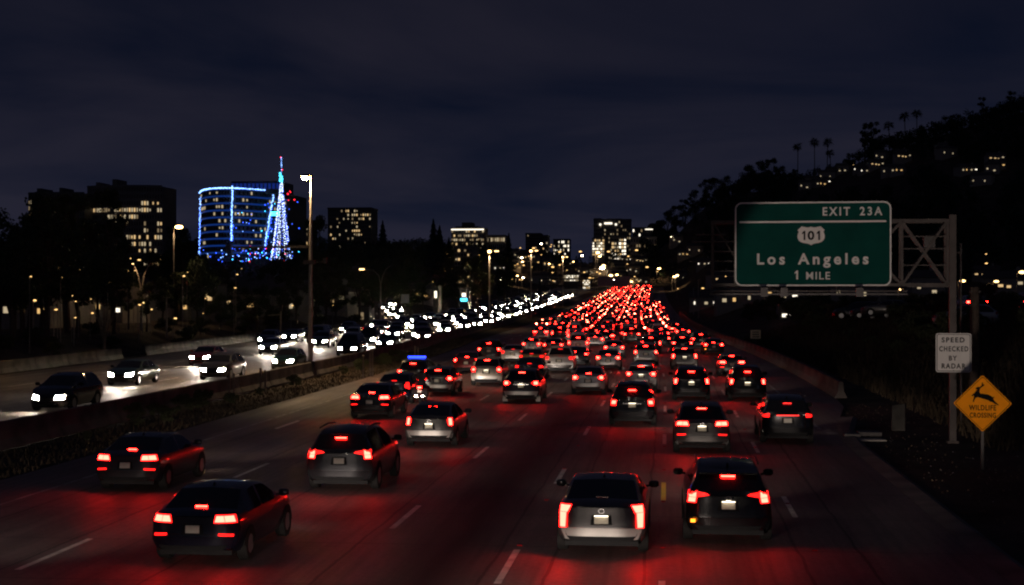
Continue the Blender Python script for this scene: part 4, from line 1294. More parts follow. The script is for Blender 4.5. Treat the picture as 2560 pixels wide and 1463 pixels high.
# tall post on the median
D_ = 95.0
x_ = -23.15 + curve_x(D_)
p = empty('lamp_post', (x_, D_, 0), 0, 'tall lamp post with a glowing orange lamp standing on the median', 'lamp post')
MB().tube([(0, 0, .0), (0, 0, 6), (.06, 0, 13.2)], [.165, .13, .075], 12).build('pole', M['pole'], p, smooth_deg=50)
MB().box(-.34, .34, -.34, .34, 0, 1.0).build('base', M['conc'], p)
MB().tube([(.06, 0, 13.1), (-.08, -.05, 13.2), (-.22, -.1, 13.2)], .05, 8).build('arm', M['pole'], p)
MB().add([(-.55,-.28,13.06),(-.12,-.28,13.06),(-.12,.10,13.06),(-.55,.10,13.06),(-.48,-.22,13.22),(-.16,-.22,13.22),(-.16,.04,13.22),(-.48,.04,13.22)], [(4,5,6,7),(0,1,5,4),(1,2,6,5),(2,3,7,6),(3,0,4,7)]).build('lamp_head', M['dark_steel'], p)
M['lamp_big'] = emis('sodium_lamp', (1.0, .40, .10), 900)
MB().add([(-.53,-.26,13.05),(-.14,-.26,13.05),(-.14,.08,13.05),(-.53,.08,13.05),(-.44,-.30,12.88),(-.22,-.30,12.88),(-.22,.0,12.88),(-.44,.0,12.88)], [(7,6,5,4),(0,1,5,4),(1,2,6,5),(2,3,7,6),(3,0,4,7)]).build('lamp_glass', M['lamp_big'], p)
lamp_light(p, (-.33, -.15, 12.8), 5200)
MB().bar((-5.2, 0, 8.45), (0, 0, 8.5), .10, .16).build('mast_arm', M['galv'], p)
MB().bar((-5.2, 0, 8.30), (-3.2, 0, 8.32), .05, .07).build('mast_brace', M['dark_steel'], p)
MB().box(-.42, .30, -.22, .22, 7.35, 7.62).build('camera_box', M['galv'], p)
MB().bar((.3, 0, 7.5), (1.0, 0, 7.5), .05).build('camera_arm', M['dark_steel'], p)
MB().box(.85, 1.1, -.12, .12, 7.4, 7.75).build('camera', M['dark_steel'], p)
# further posts on the median
for px_, py_, D_, lb, glow in ((1223, 628, 226, 'nearer of the median lamp posts beyond the tall one, glowing warm', 'lamp_warm'), (1328, 627, 300, 'median lamp post glowing warm, second beyond the tall one', 'lamp_warm'), (1408, 643, 405, 'farthest lit lamp post on the median', 'lamp_warm')):
    c = at(px_, py_, D_); zb_ = road_z(D_); H_ = c.z - zb_
    p = empty('lamp_post', (c.x, D_, zb_), 0, lb, 'lamp post', 'lamp posts on the median')
    MB().tube([(0, 0, 0), (0, 0, H_)], [.16, .09], 8).build('pole', M['pole'], p)
    MB().tube([(0, 0, H_ - .1), (.9, 0, H_ + .1)], .05, 6).build('arm', M['pole'], p)
    MB().box(-.22, .22, -.25, .1, H_ - .2, H_ + .15).build('lamp_glass', M[glow], p)
    MB().box(.8, 1.4, -.15, .15, H_ - .05, H_ + .12).build('lamp_head', M['lamp_small'], p)
    lamp_light(p, (0, -.5, H_ - .6), 900)
# twin-armed unlit post on the far bank
c = at(318, 826, 152); zb_ = ground_z(c.x, 152)
p = empty('twin_lamp_post', (c.x, 152, zb_), 0, 'slender post splitting into two upswept arms toned as lamplit on the far bank', 'lamp post')
H_ = at(318, 655, 152).z - zb_
MB().tube([(0, 0, -.2), (0, 0, H_ * .56)], [.16, .13], 8).build('pole', M['pole'], p)
M['arm_lit'] = mat('lamplit_arm', (.62, .48, .36), .5, .3, var=.15)  # arms lightened to stand in for warm light falling on them
for sgn in (1, -1):
    pts = [(sgn * .04, 0, H_ * .5), (sgn * .12, 0, H_ * .66), (sgn * .35, 0, H_ * .82), (sgn * .9, 0, H_)]
    MB().tube(pts, [.09, .07, .055, .04], 7).build('arm', M['arm_lit'], p)
    MB().box(sgn*.9 - .1, sgn*.9 + .1, -.1, .1, H_ - .06, H_ + .06).build('lamp_head', M['galv'], p)
MB().tube([(.08, .05, H_ * .5), (.16, .05, H_ * .8)], .03, 6).build('conduit', M['pole'], p)
MB().box(-.98, -.82, -.2, -.05, H_ - .14, H_ - .06).build('lamp_glass', M['lamp_small'], p)
lamp_light(p, (-.95, -.6, H_ - .3), 130)
# twin-armed lit post beyond the oncoming lanes
c = at(945, 800, 236); zb_ = ground_z(c.x, 236); H_ = at(945, 664, 236).z - zb_
p = empty('twin_lamp_post', (c.x, 236, zb_), 0, 'twin-armed lamp post with a bowed left arm beyond the oncoming lanes', 'lamp post')
MB().tube([(0, 0, -.5), (0, 0, H_ * .72)], [.16, .10], 8).build('pole', M['pole'], p)
MB().tube([(0, 0, H_ * .7), (-.3, 0, H_ * .84), (-1.2, 0, H_ * .93), (-2.9, 0, H_ * .945)], [.08, .07, .06, .05], 6).build('arm', M['pole'], p)
MB().tube([(0, 0, H_ * .7), (.35, 0, H_ * .84), (.9, 0, H_ * .95), (1.6, 0, H_)], [.08, .07, .06, .05], 6).build('arm', M['pole'], p)
MB().box(-3.5, -2.7, -.15, .15, H_ * .945 - .1, H_ * .945 + .12).build('lamp_glass', M['lamp_small'], p)
MB().box(1.4, 1.95, -.15, .15, H_ - .05, H_ + .15).build('lamp_head', M['galv'], p)
# signal post, small poles on the far bank
for px_, py0, py1, D_, nm, lb in ((686, 775, 838, 175, 'signal_post', 'thin grey post with a side arm standing left of the tall lamp post'), (385, 745, 845, 150, 'thin_pole', 'thin pole right of the slender twin-armed post'),
                                 (1606, 655, 730, 560, 'lamp_pole', 'unlit pale pole right of the distant sign gantry'), (1590, 688, 735, 600, 'lamp_pole', 'short unlit pole right of the distant sign gantry'),
                                 (1745, 700, 800, 300, 'thin_pole', 'thin dark pole beyond the right shoulder'), (1733, 720, 770, 330, 'thin_pole', 'shorter thin pole beyond the right shoulder')):
    c = at(px_, py1, D_); zb_ = ground_z(c.x, D_); zt_ = at(px_, py0, D_).z
    p = empty(nm, (c.x, D_, zb_ - .3), 0, lb, 'pole')
    MB().tube([(0, 0, 0), (0, 0, zt_ - zb_ + .3)], [.11, .08], 7).build('pole', M['pole'], p)
    if nm == 'signal_post':
        MB().bar((0, 0, zt_ - zb_ - .3), (-1.6, 0, zt_ - zb_ - .4), .08).build('arm', M['pole'], p)
        MB().box(-.2, .2, -.15, .15, zt_ - zb_ + .1, zt_ - zb_ + .9).build('signal_head', M['dark_steel'], p)
    else: MB().tube([(0, 0, zt_ - zb_ + .25), (.4, 0, zt_ - zb_ + .35)], .05, 6).build('arm', M['pole'], p)
# utility pole and pipe behind the signs on the right
for px_, D_, r_, top_, lb, m_ in ((2412, 66, .22, 16, 'thick dark utility pole behind the speed sign', 'bark'), (2380, 60, .05, 7.6, 'thin conduit pole just right of the truss post', 'dark_steel')):
    x_ = (px_ - VPX) / F * D_; zb_ = ground_z(x_, D_)
    p = empty('utility_pole' if r_ > .1 else 'conduit_pole', (x_, D_, zb_ - .2), 0, lb, 'pole')
    MB().tube([(0, 0, 0), (0, 0, top_ if r_ < .1 else 5.6)], [r_, r_ * .9], 10).build('shaft', M[m_], p, smooth_deg=50)
    if r_ < .1:
        MB().bar((-.5, 0, 7.2), (0, 0, 7.25), .05).build('bracket', M['galv'], p)
    else:
        MB().bar((-.25, -.1, 5.4), (.25, -.1, 5.4), .08).build('strap', M['galv'], p)
# slim marker posts beside the median barrier
for i, (px_, py_, hh) in enumerate(((551, 1010, 1.5), (563, 1010, 1.4), (633, 985, 1.3), (645, 985, 1.2), (900, 950, 1.5), (918, 945, 1.8), (924, 945, 1.7), (1033, 905, 1.2), (1041, 905, 1.1))):
    D_ = dist_px(py_); x_ = gx(px_, py_)
    o = MB().bar((0, 0, -.15), (0, 0, hh), .09, .09).add([(-.09, -.05, hh), (.09, -.05, hh), (.09, .05, hh), (-.09, .05, hh), (0, 0, hh + .08)], [(0, 1, 4), (1, 2, 4), (2, 3, 4), (3, 0, 4)]).build('marker_post', M['wood'], None, (x_, D_, road_z(D_) - .05))
    tag(o, ['first', 'second', 'third', 'fourth', 'fifth', 'sixth', 'seventh', 'eighth', 'ninth'][i] + ' slim wooden post from the left along the median barrier', 'post', 'slim posts along the median')
# drain slabs, stub and litter on the right verge
for i, (px_, py_, w_, d_, h_, lb, m_) in enumerate(((2108, 1078, 1.6, .9, .06, 'pale broken slab on the dirt right of the black SUV', 'conc_light'), (2150, 1090, 1.5, .8, .05, 'second broken slab nearer the picture on the dirt verge', 'conc_light'),
                              (2118, 1084, .6, .5, .16, 'dark drain box between the two broken slabs', 'dark_steel'), (2160, 1080, .9, .6, .18, 'dark low box right of the drain box', 'dark_steel'))):
    D_ = dist_px(py_); x_ = gx(px_, py_); zb_ = ground_z(x_, D_)
    mbx = MB().add([(-w_/2, -d_/2, -.1), (w_/2, -d_/2*.8, -.1), (w_/2*.9, d_/2, -.1), (-w_/2*.95, d_/2, -.1), (-w_/2, -d_/2, h_), (w_/2, -d_/2*.8, h_*.9), (w_/2*.9, d_/2, h_), (-w_/2*.95, d_/2, h_*1.1)], [(4,5,6,7),(0,1,5,4),(1,2,6,5),(2,3,7,6),(3,0,4,7)])
    o = mbx.build('drain_slab' if h_ < .1 else 'drain_box', M[m_], None, (x_, D_, zb_)); tag(o, lb, 'slab' if h_ < .1 else 'box')
o = MB().add([(-.26,-.06,-.1),(.26,-.06,-.1),(.26,.06,-.1),(-.26,.06,-.1),(-.24,-.06,.95),(.25,-.06,1.02),(.25,.06,1.02),(-.24,.06,.95)], [(4,5,6,7),(0,1,5,4),(1,2,6,5),(2,3,7,6),(3,0,4,7)]).build('marker_slab', mat('old_slab', (.05, .045, .04), .9, var=.4), None, (gx(2230, 1066), dist_px(1066), 0))
tag(o, 'upright grey slab standing in the brush left of the truss post', 'slab')
rl = random.Random(9); lit = MB()
for k_ in range(60):
    y = rl.uniform(27, 60); x = rl.uniform(7.4, 11.8) * (1 + (y - 27) * .003); s_ = rl.uniform(.012, .05); a = rl.uniform(0, 6.3)
    z = ground_z(x, y) + .02
    lit.add([(x - s_*math.cos(a), y - s_*math.sin(a), z), (x + s_*.5*math.sin(a), y - s_*.5*math.cos(a), z), (x + s_*math.cos(a), y + s_*math.sin(a), z + s_*.6), (x - s_*.5*math.sin(a), y + s_*.5*math.cos(a), z + .01)], [(0, 1, 2, 3)])
tag(lit.build('litter', M['litter']), 'scraps of pale litter strewn over the dirt verge', 'litter', kind='stuff')

# ================================================================== BUILDINGS
def unit(w, h, m, d=.12):
    return MB().box(-w/2, w/2, -d, d, -h/2, h/2).mesh('window', m)
def tower(name, label, px0, px1, py0, py1, D_, floors, cols, m, litfun, win=(.66, .55), depth=18, roofbits=(), seed=0, bulge=0.0, cat='office building', dark=True, wins_at=(0.0, 1.0), lits=('win_warm', 'win_pale', 'win_dim'), wside=None):
    """block facing the camera; lit windows are separate parts, the dark ones one joined part"""
    a, b = at(px0, py1, D_), at(px1, py0, D_)
    W_, H_ = b.x - a.x, b.z - a.z
    r = empty(name, ((a.x + b.x)/2, D_, a.z), 0, label, cat)
    n = 12 if bulge else 1
    fx = lambda t: -W_/2 + W_ * t
    fyy = lambda t: -bulge * (1 - (2*t - 1)**2)
    v = []; f = []
    for i in range(n + 1):
        t = i / n; v += [(fx(t), fyy(t), -30), (fx(t), fyy(t), H_)]
    f += [(2*i, 2*i+2, 2*i+3, 2*i+1) for i in range(n)]
    q = len(v); v += [(-W_/2, depth, -30), (-W_/2, depth, H_), (W_/2, depth, -30), (W_/2, depth, H_)]
    f += [(0, 1, q+1, q), (2*n, q+2, q+3, 2*n+1), (q, q+1, q+3, q+2), tuple([2*i+1 for i in range(n+1)] + [q+3, q+1])]
    MB().add(v, f).build('wall', m, r)
    MB().add([(x * 1.0, y_, z) for x, y_, z in [(-W_/2 - .2, -.3 - bulge*0, H_), (W_/2 + .2, -.3, H_), (W_/2 + .2, depth, H_), (-W_/2 - .2, depth, H_), (-W_/2 - .2, -.3, H_ + .8), (W_/2 + .2, -.3, H_ + .8), (W_/2 + .2, depth, H_ + .8), (-W_/2 - .2, depth, H_ + .8)]] if not bulge else
             [(fx(i/n), fyy(i/n) - .25, z) for i in range(n+1) for z in (H_ - .4, H_ + .5)],
             [(0,1,5,4),(1,2,6,5),(2,3,7,6),(3,0,4,7),(4,5,6,7)] if not bulge else [(2*i, 2*i+2, 2*i+3, 2*i+1) for i in range(n)]).build('parapet', m, r)
    for (x0, x1, z0, z1) in roofbits:
        MB().box(fx(x0), fx(x1), 3, depth - 3, H_ * 1.0, H_ + z1).build('roof_house', m, r)
    rr = random.Random(seed)
    fw, fh = W_ * (wins_at[1] - wins_at[0]) / cols, H_ / floors
    cache = {k: unit(fw * win[0], fh * win[1], M[k]) for k in set(lits) | {'glass_dark'}}
    dk = MB(); nlit = 0
    for j in range(floors):
        for i in range(cols):
            t = wins_at[0] + (wins_at[1] - wins_at[0]) * (i + .5) / cols
            k = litfun(rr, i / cols, 1 - j / floors, j)
            c = (fx(t), fyy(t) - .10, H_ - (j + .5) * fh)
            if k:
                o = obj('window', cache[k if isinstance(k, str) else rr.choice(lits)], r, c); nlit += 1
                if bulge: o.rotation_euler[2] = math.atan2(fyy(min(1, t+.02)) - fyy(max(0, t-.02)), .04 * W_)
                if rr.random() < .35: o.scale = (rr.uniform(.5, 1), 1, rr.uniform(.55, 1)); o.location[0] += rr.uniform(-.15, .15) * fw
            elif dark:
                w2, h2 = fw*win[0]/2, fh*win[1]/2
                dk.add([(c[0]-w2, c[1]+.06, c[2]-h2), (c[0]+w2, c[1]+.06, c[2]-h2), (c[0]+w2, c[1]+.06, c[2]+h2), (c[0]-w2, c[1]+.06, c[2]+h2)], [(0, 1, 2, 3)])
    if dk.v:
        o = dk.build('dark_windows', M['glass_dark'], r); o['kind'] = 'stuff'
    return r, W_, H_, fx, fyy

def band(rows):
    return lambda rr, x, z, j: rows.get(j, lambda x_, r_: False)(x, rr)
# far left slab and the curved block beside it
tower('office_building', 'dark office building at the far left with a few lit window rows', 14, 166, 474, 720, 600, 16, 24, M['bldg_dark'],
      band({1: lambda x, r: x < .06 and r.random() < .8, 2: lambda x, r: x < .06, 3: lambda x, r: (x < .08 or .18 < x < .55) and r.random() < .85, 4: lambda x, r: .15 < x < .5 and r.random() < .35, 5: lambda x, r: .15 < x < .6 and r.random() < .6, 6: lambda x, r: .15 < x < .6 and r.random() < .3, 8: lambda x, r: r.random() < .12, 10: lambda x, r: r.random() < .12}), win=(.55, .62), roofbits=((.10, .18, 0, 2.4), (.50, .56, 0, 2.6)), seed=3, bulge=2)
tower('office_building', 'broad dark office block with rounded corner and lit upper floors left of the blue-lit building', 173, 374, 458, 720, 610, 15, 32, M['bldg'],
      band({2: lambda x, r: x > .55 and r.random() < .25, 3: lambda x, r: r.random() < (.85 if x > .5 else .6), 4: lambda x, r: .3 < x < .7 and r.random() < .8, 5: lambda x, r: x > .4 and r.random() < .2, 6: lambda x, r: x > .75 and r.random() < .8, 7: lambda x, r: x > .55 and r.random() < .45, 8: lambda x, r: x > .6 and r.random() < .45, 9: lambda x, r: x > .7 and r.random() < .5, 10: lambda x, r: x > .75 and r.random() < .5, 11: lambda x, r: x > .75 and r.random() < .75, 12: lambda x, r: x > .72 and r.random() < .7}), win=(.62, .55), roofbits=((.08, .13, 0, 2.2), (.3, .36, 0, 3.5)), seed=5, bulge=4)
# the blue-lit building
D3 = 560.0
r, W_, H_, fx, fyy = tower('blue_lit_building', 'curved glass building outlined in blue and white string lights', 474, 704, 478, 720, D3, 14, 30, M['bldg_dark'],
      lambda rr, x, z, j: ('win_pale' if rr.random() < (.62 if ((.36 < x < .50 or .58 < x < .72 or x > .84) and j in (1, 2, 3)) else .42 if x < .3 and j in (1, 2, 3) else .14 if j < 9 else .07) else False), win=(.5, .42), seed=8, bulge=26, depth=30, lits=('win_warm', 'win_pale', 'win_dim'))
n = 24
for j in range(0, 10):                                   # spandrel bands glow by themselves, for the string lights' blue light on them
    z = H_ - j * H_ / 14 - .1; v = []; f = []
    for i in range(n + 1):
        t = i / n
        v += [(fx(t), fyy(t) - .35, z - .30), (fx(t), fyy(t) - .35, z + .30)]
    f = [(2*i, 2*i+2, 2*i+3, 2*i+1) for i in range(n)]
    MB().add(v, f).build('lit_band', M['facade_glow'], r)
def bulbs(pts, rad, mk_, parent, name='light_string', jit=.0, seed=1):
    rr = random.Random(seed); mb_ = MB()
    for p_ in pts: mb_.octa((p_[0] + rr.uniform(-jit, jit), p_[1], p_[2] + rr.uniform(-jit, jit)), rad * rr.uniform(.7, 1.2))
    o = mb_.build(name, M[mk_], parent); o['kind'] = 'stuff'; return o
edge = [(fx(t), fyy(t) - .7, H_ + .3) for t in np.linspace(0, .99, 120)]
bulbs(edge, .28, 'led_ice', r, jit=.08)
X3 = lambda px_, yo=0: (px_ - VPX) / F * (D3 + yo) - r.location.x
Z3 = lambda py_, yo=0: at(0, py_, D3 + yo).z - r.location.z
def vline(pxa, pya, pxb, pyb, nb, rad, mk_, jit, seed):
    pts = []
    for t in np.linspace(0, 1, nb):
        yo = 0
        for _ in range(6):
            xx = X3(pxa + (pxb - pxa) * t, yo); tt = min(1, max(0, (xx + W_/2) / W_)); yo = fyy(tt) - .9
        pts.append((xx, yo, Z3(pya + (pyb - pya) * t, yo)))
    bulbs(pts, rad, mk_, r, jit=jit, seed=seed)
vline(476, 488, 473, 660, 46, .27, 'led_ice', .22, 2); vline(476, 520, 473, 665, 22, .26, 'led_blue', .3, 3)
vline(559, 458, 556, 598, 52, .29, 'led_ice', .18, 4); vline(559, 560, 556, 600, 14, .3, 'led_blue', .4, 5)
vline(664, 478, 642, 610, 44, .28, 'led_ice', .25, 6); vline(662, 530, 640, 625, 26, .26, 'led_blue', .4, 7)
# roof storey and penthouse glow
x0, x1 = X3(556, -14), X3(684, -14)
MB().box(x0, x1, -14, 6, H_ - 1, Z3(446, -14)).build('roof_storey', M['bldg_dark'], r)
M['roof_glow'] = emis('blue_roof_glow', (.02, .08, .7), .22)
for k_ in range(12):
    xa_ = x0 + (x1 - x0) * (k_ + .15) / 12
    MB().box(xa_, xa_ + (x1 - x0) / 12 * .6, -14.3, -14.1, H_ + .8, Z3(452, -14)).build('roof_panel', M['roof_glow'], r)
MB().box(X3(490), X3(521), 4, 10, H_, Z3(466)).build('penthouse', M['bldg_dark'], r)
MB().box(X3(492), X3(507), 3.7, 3.9, Z3(482), Z3(467)).build('penthouse_panel', M['facade_glow'], r)
for a_, b_, c_, d_ in ((496, 500, 477, 470), (501, 506, 475, 468), (498, 504, 480, 478)): MB().box(X3(a_), X3(b_), 3.5, 3.6, Z3(c_), Z3(d_)).build('roof_sign', M['led_cyan'], r)
MB().box(X3(660, -20), X3(682, -20), -20.2, -20.0, Z3(535, -20), Z3(525, -20)).build('screen', M['led_cyan'], r)
rr = random.Random(21)
for mk_, nb in (('led_blue', 70), ('led_ice', 38), ('led_red', 22), ('led_cyan', 18)):
    pts = []
    for k_ in range(nb):
        px_ = rr.uniform(478, 716) if rr.random() < .5 else rr.uniform(560, 735)
        py_ = rr.uniform(617, 652) if rr.random() < .7 else rr.uniform(500, 640)
        if mk_ == 'led_red': px_, py_ = (rr.uniform(700, 722), rr.uniform(465, 500)) if rr.random() < .35 else (rr.uniform(565, 720), rr.uniform(600, 652))
        pts.append((X3(px_, -29), -28 - rr.uniform(0, 2), Z3(py_, -29)))
    bulbs(pts, .24, mk_, r, 'plaza_lights', .1, nb)
MB().box(X3(540, -30), X3(555, -30), -30, -27, Z3(632, -30), Z3(606, -30)).build('annex', M['bldg'], r)

# tree of lights: mast with strings falling to a ring
DT = 524.0
base = at(686, 668, DT); tip = at(688, 386, DT)
t_ = empty('tree_of_lights', (base.x, DT, base.z), 0, 'tall cone of white string lights hung from a mast beside the blue-lit building', 'light display')
XT = lambda px_: (px_ - VPX) / F * DT - base.x
ZT = lambda py_: at(0, py_, DT).z - base.z
apex = Vector((XT(687), 0, ZT(438)))
MB().tube([(XT(687), 0, -6), apex, (XT(688), 0, ZT(386))], [.5, .3, .08], 8).build('mast', M['galv'], t_)
rb = (XT(712) - XT(660)) / 2; xc = XT(686)
rr = random.Random(31)
for k_ in range(22):
    a = 2 * math.pi * k_ / 22
    foot = Vector((xc + rb * math.cos(a), rb * math.sin(a), ZT(640 + rr.uniform(0, 20))))
    pts = []
    nb = 34
    for i in range(nb):
        t = (i + rr.random() * .8) / nb
        p_ = apex.lerp(foot, t); p_.z -= math.sin(math.pi * t) * 1.2
        pts.append(tuple(p_))
    bulbs(pts, .15, 'led_white' if k_ % 3 else 'led_blue', t_, jit=.22, seed=k_ + 50)
bulbs([(XT(687) + rr.uniform(-.5, .5), -.6, ZT(y_)) for y_ in np.linspace(428, 448, 22)], .32, 'led_cyan', t_, jit=.2)
bulbs([(XT(688), -.3, ZT(y_)) for y_ in (388, 392, 397, 401, 404, 407, 411, 418, 424)], .20, 'led_ice', t_, 'mast_lights', .05)
bulbs([(XT(690), -.3, ZT(418)), (XT(686), -.3, ZT(386))], .25, 'led_red', t_, 'mast_lights')

# towers further right
tower('office_tower', 'square dark tower with scattered lit windows right of the tall lamp post', 808, 920, 519, 690, 760, 17, 20, M['bldg_dark'],
      lambda rr, x, z, j: rr.random() < (.5 if (.15 < x < .3 or .5 < x < .7) else .2) if j < 11 else rr.random() < .12, win=(.55, .5), roofbits=((.2, .8, 0, 1.0),), seed=11, lits=('win_pale', 'win_warm', 'win_dim'))
tower('office_building', 'small dark block with dim lights just right of the tree of lights', 712, 756, 552, 660, 640, 9, 9, M['bldg_dark'], lambda rr, x, z, j: rr.random() < .25, seed=12)
r, W_, H_, fx, fyy = tower('office_building', 'stepped building with a bright lit roof line in the middle distance', 1126, 1209, 572, 700, 820, 12, 16, M['bldg'],
      lambda rr, x, z, j: rr.random() < (.75 if j in (1, 2) else .35) if j < 7 else rr.random() < .1, win=(.7, .5), seed=13, lits=('win_pale', 'win_warm', 'win_dim'), roofbits=((.30, .62, 0, 4.0), (.1, .8, 0, 1.8)))
MB().box(-W_/2, W_/2, -.6, -.3, H_ - .5, H_ + .2).build('lit_cornice', M['win_white'], r)
tower('hillside_block', 'low pale building with a lit top edge behind the conifer', 1210, 1262, 590, 640, 840, 3, 10, M['stucco'], lambda rr, x, z, j: j == 0 and rr.random() < .7, seed=14, lits=('win_dim', 'win_pale'), cat='building')
tower('dark_tower', 'wider of two unlit distant towers on the skyline', 1314, 1352, 585, 660, 1010, 10, 8, M['bldg_dark'], lambda rr, x, z, j: rr.random() < .04, seed=15, cat='tower')
tower('dark_tower', 'narrower of two unlit distant towers on the skyline', 1357, 1370, 590, 660, 1010, 10, 3, M['bldg_dark'], lambda rr, x, z, j: rr.random() < .05, seed=16, cat='tower')
r, W_, H_, fx, fyy = tower('hotel', 'large hotel with a bright sign strip on the skyline above the sign gantry', 1485, 1578, 551, 680, 960, 13, 18, M['bldg'],
      lambda rr, x, z, j: rr.random() < (.20 if j < 6 else .30), win=(.5, .45), seed=17, lits=('win_dim', 'win_dim', 'win_pale'), roofbits=((.0, .2, 0, 1.5), (.35, .75, 0, 1.2)), cat='hotel')
MB().box(fx(.29), fx(.50), -.7, -.4, H_ - 2.6, H_ - 1.5).build('roof_sign', M['win_white'], r)
for t in (.18, .60): MB().box(fx(t) - .6, fx(t) + .6, -.7, -.4, H_ - 3.4, H_ - 2.2).build('wall_light', M['win_white'], r)
r, W_, H_, fx, fyy = tower('domed_building', 'dark building with a domed roof and white lights right of the hotel', 1582, 1652, 572, 680, 960, 10, 14, M['bldg_dark'], lambda rr, x, z, j: rr.random() < .22, seed=18, lits=('win_pale', 'win_dim', 'win_white'), cat='building')
dv = []; df = []
for j in range(5):
    for k_ in range(16):
        a = 2*math.pi*k_/16; ph = math.pi/2*j/4
        dv.append((fx(.70) + 3.6*math.cos(ph)*math.cos(a), 6 + 3.6*math.cos(ph)*math.sin(a), H_ + 3.8*math.sin(ph)))
for j in range(4):
    for k_ in range(16): df.append((j*16+k_, j*16+(k_+1)%16, (j+1)*16+(k_+1)%16, (j+1)*16+k_))
MB().add(dv, df).build('dome', M['bldg_dark'], r, smooth_deg=60)
MB().box(fx(.45), fx(.72), -.8, -.5, H_ - .9, H_ - .3).build('lit_ledge', M['win_white'], r)
r, W_, H_, fx, fyy = tower('cream_building', 'floodlit cream building with a grid of dark square windows below the dome', 1577, 1642, 596, 660, 870, 5, 10, M['cream'], lambda rr, x, z, j: rr.random() < .12, win=(.5, .5), seed=19, lits=('win_dim',), cat='building')
for t in np.linspace(.05, .95, 7):
    MB().box(fx(t) - .3, fx(t) + .3, -2.6, -2.2, -2.0, -1.6).build('floodlight', M['lamp_small'], r)
d_ = bpy.data.lights.new('floodlight', 'AREA'); d_.energy = 420; d_.size = 16; d_.size_y = 2; d_.shape = 'RECTANGLE'; d_.color = (1, .75, .42)
o = bpy.data.objects.new('floodlight_beam', d_); COL.objects.link(o); o.parent = r; o.location = (0, -9, -1); o.rotation_euler = (R(112), 0, 0)
for (a_, b_, c_, e_, lb, sd) in ((1482, 1512, 598, 640, 'bright lit storeys left below the hotel', 22), (1530, 1566, 596, 650, 'bright lit storeys right below the hotel', 23)):
    tower('lit_block', lb, a_, b_, c_, e_, 880, 6, 6, M['stucco'], lambda rr, x, z, j: rr.random() < .85, win=(.82, .62), seed=sd, lits=('win_warm', 'win_white', 'win_pale'), cat='building')
tower('lit_block', 'wide low building with a grid of white lit panes left of the sign gantry', 1412, 1448, 688, 703, 700, 4, 8, M['bldg_dark'], lambda rr, x, z, j: True, win=(.7, .66), seed=24, lits=('win_white', 'win_pale'), cat='building')
tower('lit_block', 'small building with tall lit panes nearest the sign gantry', 1458, 1476, 700, 722, 700, 5, 5, M['bldg_dark'], lambda rr, x, z, j: True, win=(.62, .7), seed=25, lits=('win_white', 'win_warm'), cat='building')
tower('apartment_block', 'dim apartment block among the trees below the stepped building', 1134, 1180, 620, 720, 520, 9, 6, M['bldg'], lambda rr, x, z, j: rr.random() < .28, seed=26, lits=('win_warm', 'win_dim', 'win_pale'), cat='building')
tower('hillside_block', 'cluster of tiny white-lit buildings at the far skyline', 1384, 1424, 600, 640, 1030, 4, 10, M['bldg_dark'], lambda rr, x, z, j: rr.random() < .4, seed=27, lits=('win_white', 'win_pale'), cat='building')

# ------------------------------------------------------------------ houses, street lamps (countless small lights on the slopes)
def house_proto(seed, mk_):
    rr = random.Random(seed)
    r = empty('house', (0, 0, 0))
    w, d, h = rr.uniform(8, 13), 7, rr.uniform(3.0, 5.5)
    MB().box(-w/2, w/2, -d/2, d/2, -4, h).build('wall', M['stucco'], r)
    MB().add([(-w/2-.5, -d/2-.5, h), (w/2+.5, -d/2-.5, h), (w/2+.5, d/2+.5, h), (-w/2-.5, d/2+.5, h), (-w/2, 0, h+2), (w/2, 0, h+2)], [(0,1,5,4),(2,3,4,5),(1,2,5),(3,0,4)]).build('roof', M['roof'], r)
    nwin = rr.choice((2, 3, 4))
    for i in range(nwin):
        x = -w/2 + w * (i + rr.uniform(.3, .7)) / nwin; z = rr.uniform(1.4, h - 1.1)
        wd, hh = rr.uniform(.6, 1.3), rr.uniform(.6, 1.1)
        wnd = MB().box(x - wd/2, x + wd/2, -d/2 - .06, -d/2 + .02, z - hh/2, z + hh/2).build('window', M[mk_ if rr.random() < .75 else 'win_pale'], r)
        MB().box(x - wd/2 - .1, x + wd/2 + .1, -d/2 - .12, -d/2 - .01, z - hh/2 - .14, z - hh/2 - .02).build('sill', M['stucco'], wnd)
    if rr.random() < .5: MB().box(w*.2, w*.2+.8, -.4, .4, h + .5, h + 2.9).build('chimney', M['stucco'], r)
    return r
M['win_house'] = emis('house_window_glow', (1.0, .60, .22), .85)
HP_ = [house_proto(s_, m_) for s_, m_ in ((1, 'win_house'), (2, 'win_warm'), (3, 'win_house'), (4, 'win_white'), (5, 'win_warm'))]
used = [False] * 5
LIT = []
def house(px_, py_, D_, label, group, k_):
    D_ = ray_hit(px_, py_, max(D_ * .72, 290 if px_ > VPX else 0), 1000, 2.5) or D_
    LIT.append((px_, py_, D_))
    c = at(px_, py_, D_); c.z = ground_z(c.x, D_) + 2.2
    if not used[k_]: o = HP_[k_]; used[k_] = True
    else: o = copy_tree(HP_[k_])
    o.location = (c.x, D_, c.z - 2); o.rotation_euler = (0, 0, rnd.uniform(-.5, .5))
    o.scale = (.75, .75, .75); tag(o, label, 'house', group)
hill_h = [(2005, 440), (2020, 458), (2038, 462), (2052, 456), (2075, 436), (2095, 428), (2060, 445), (2112, 416), (2150, 430), (2175, 418), (2190, 396), (2213, 434), (2230, 434), (2238, 390), (2240, 400), (2335, 380), (2345, 390), (2385, 434), (2398, 433), (2460, 410), (2455, 430), (2430, 458), (2465, 420), (2140, 424)]
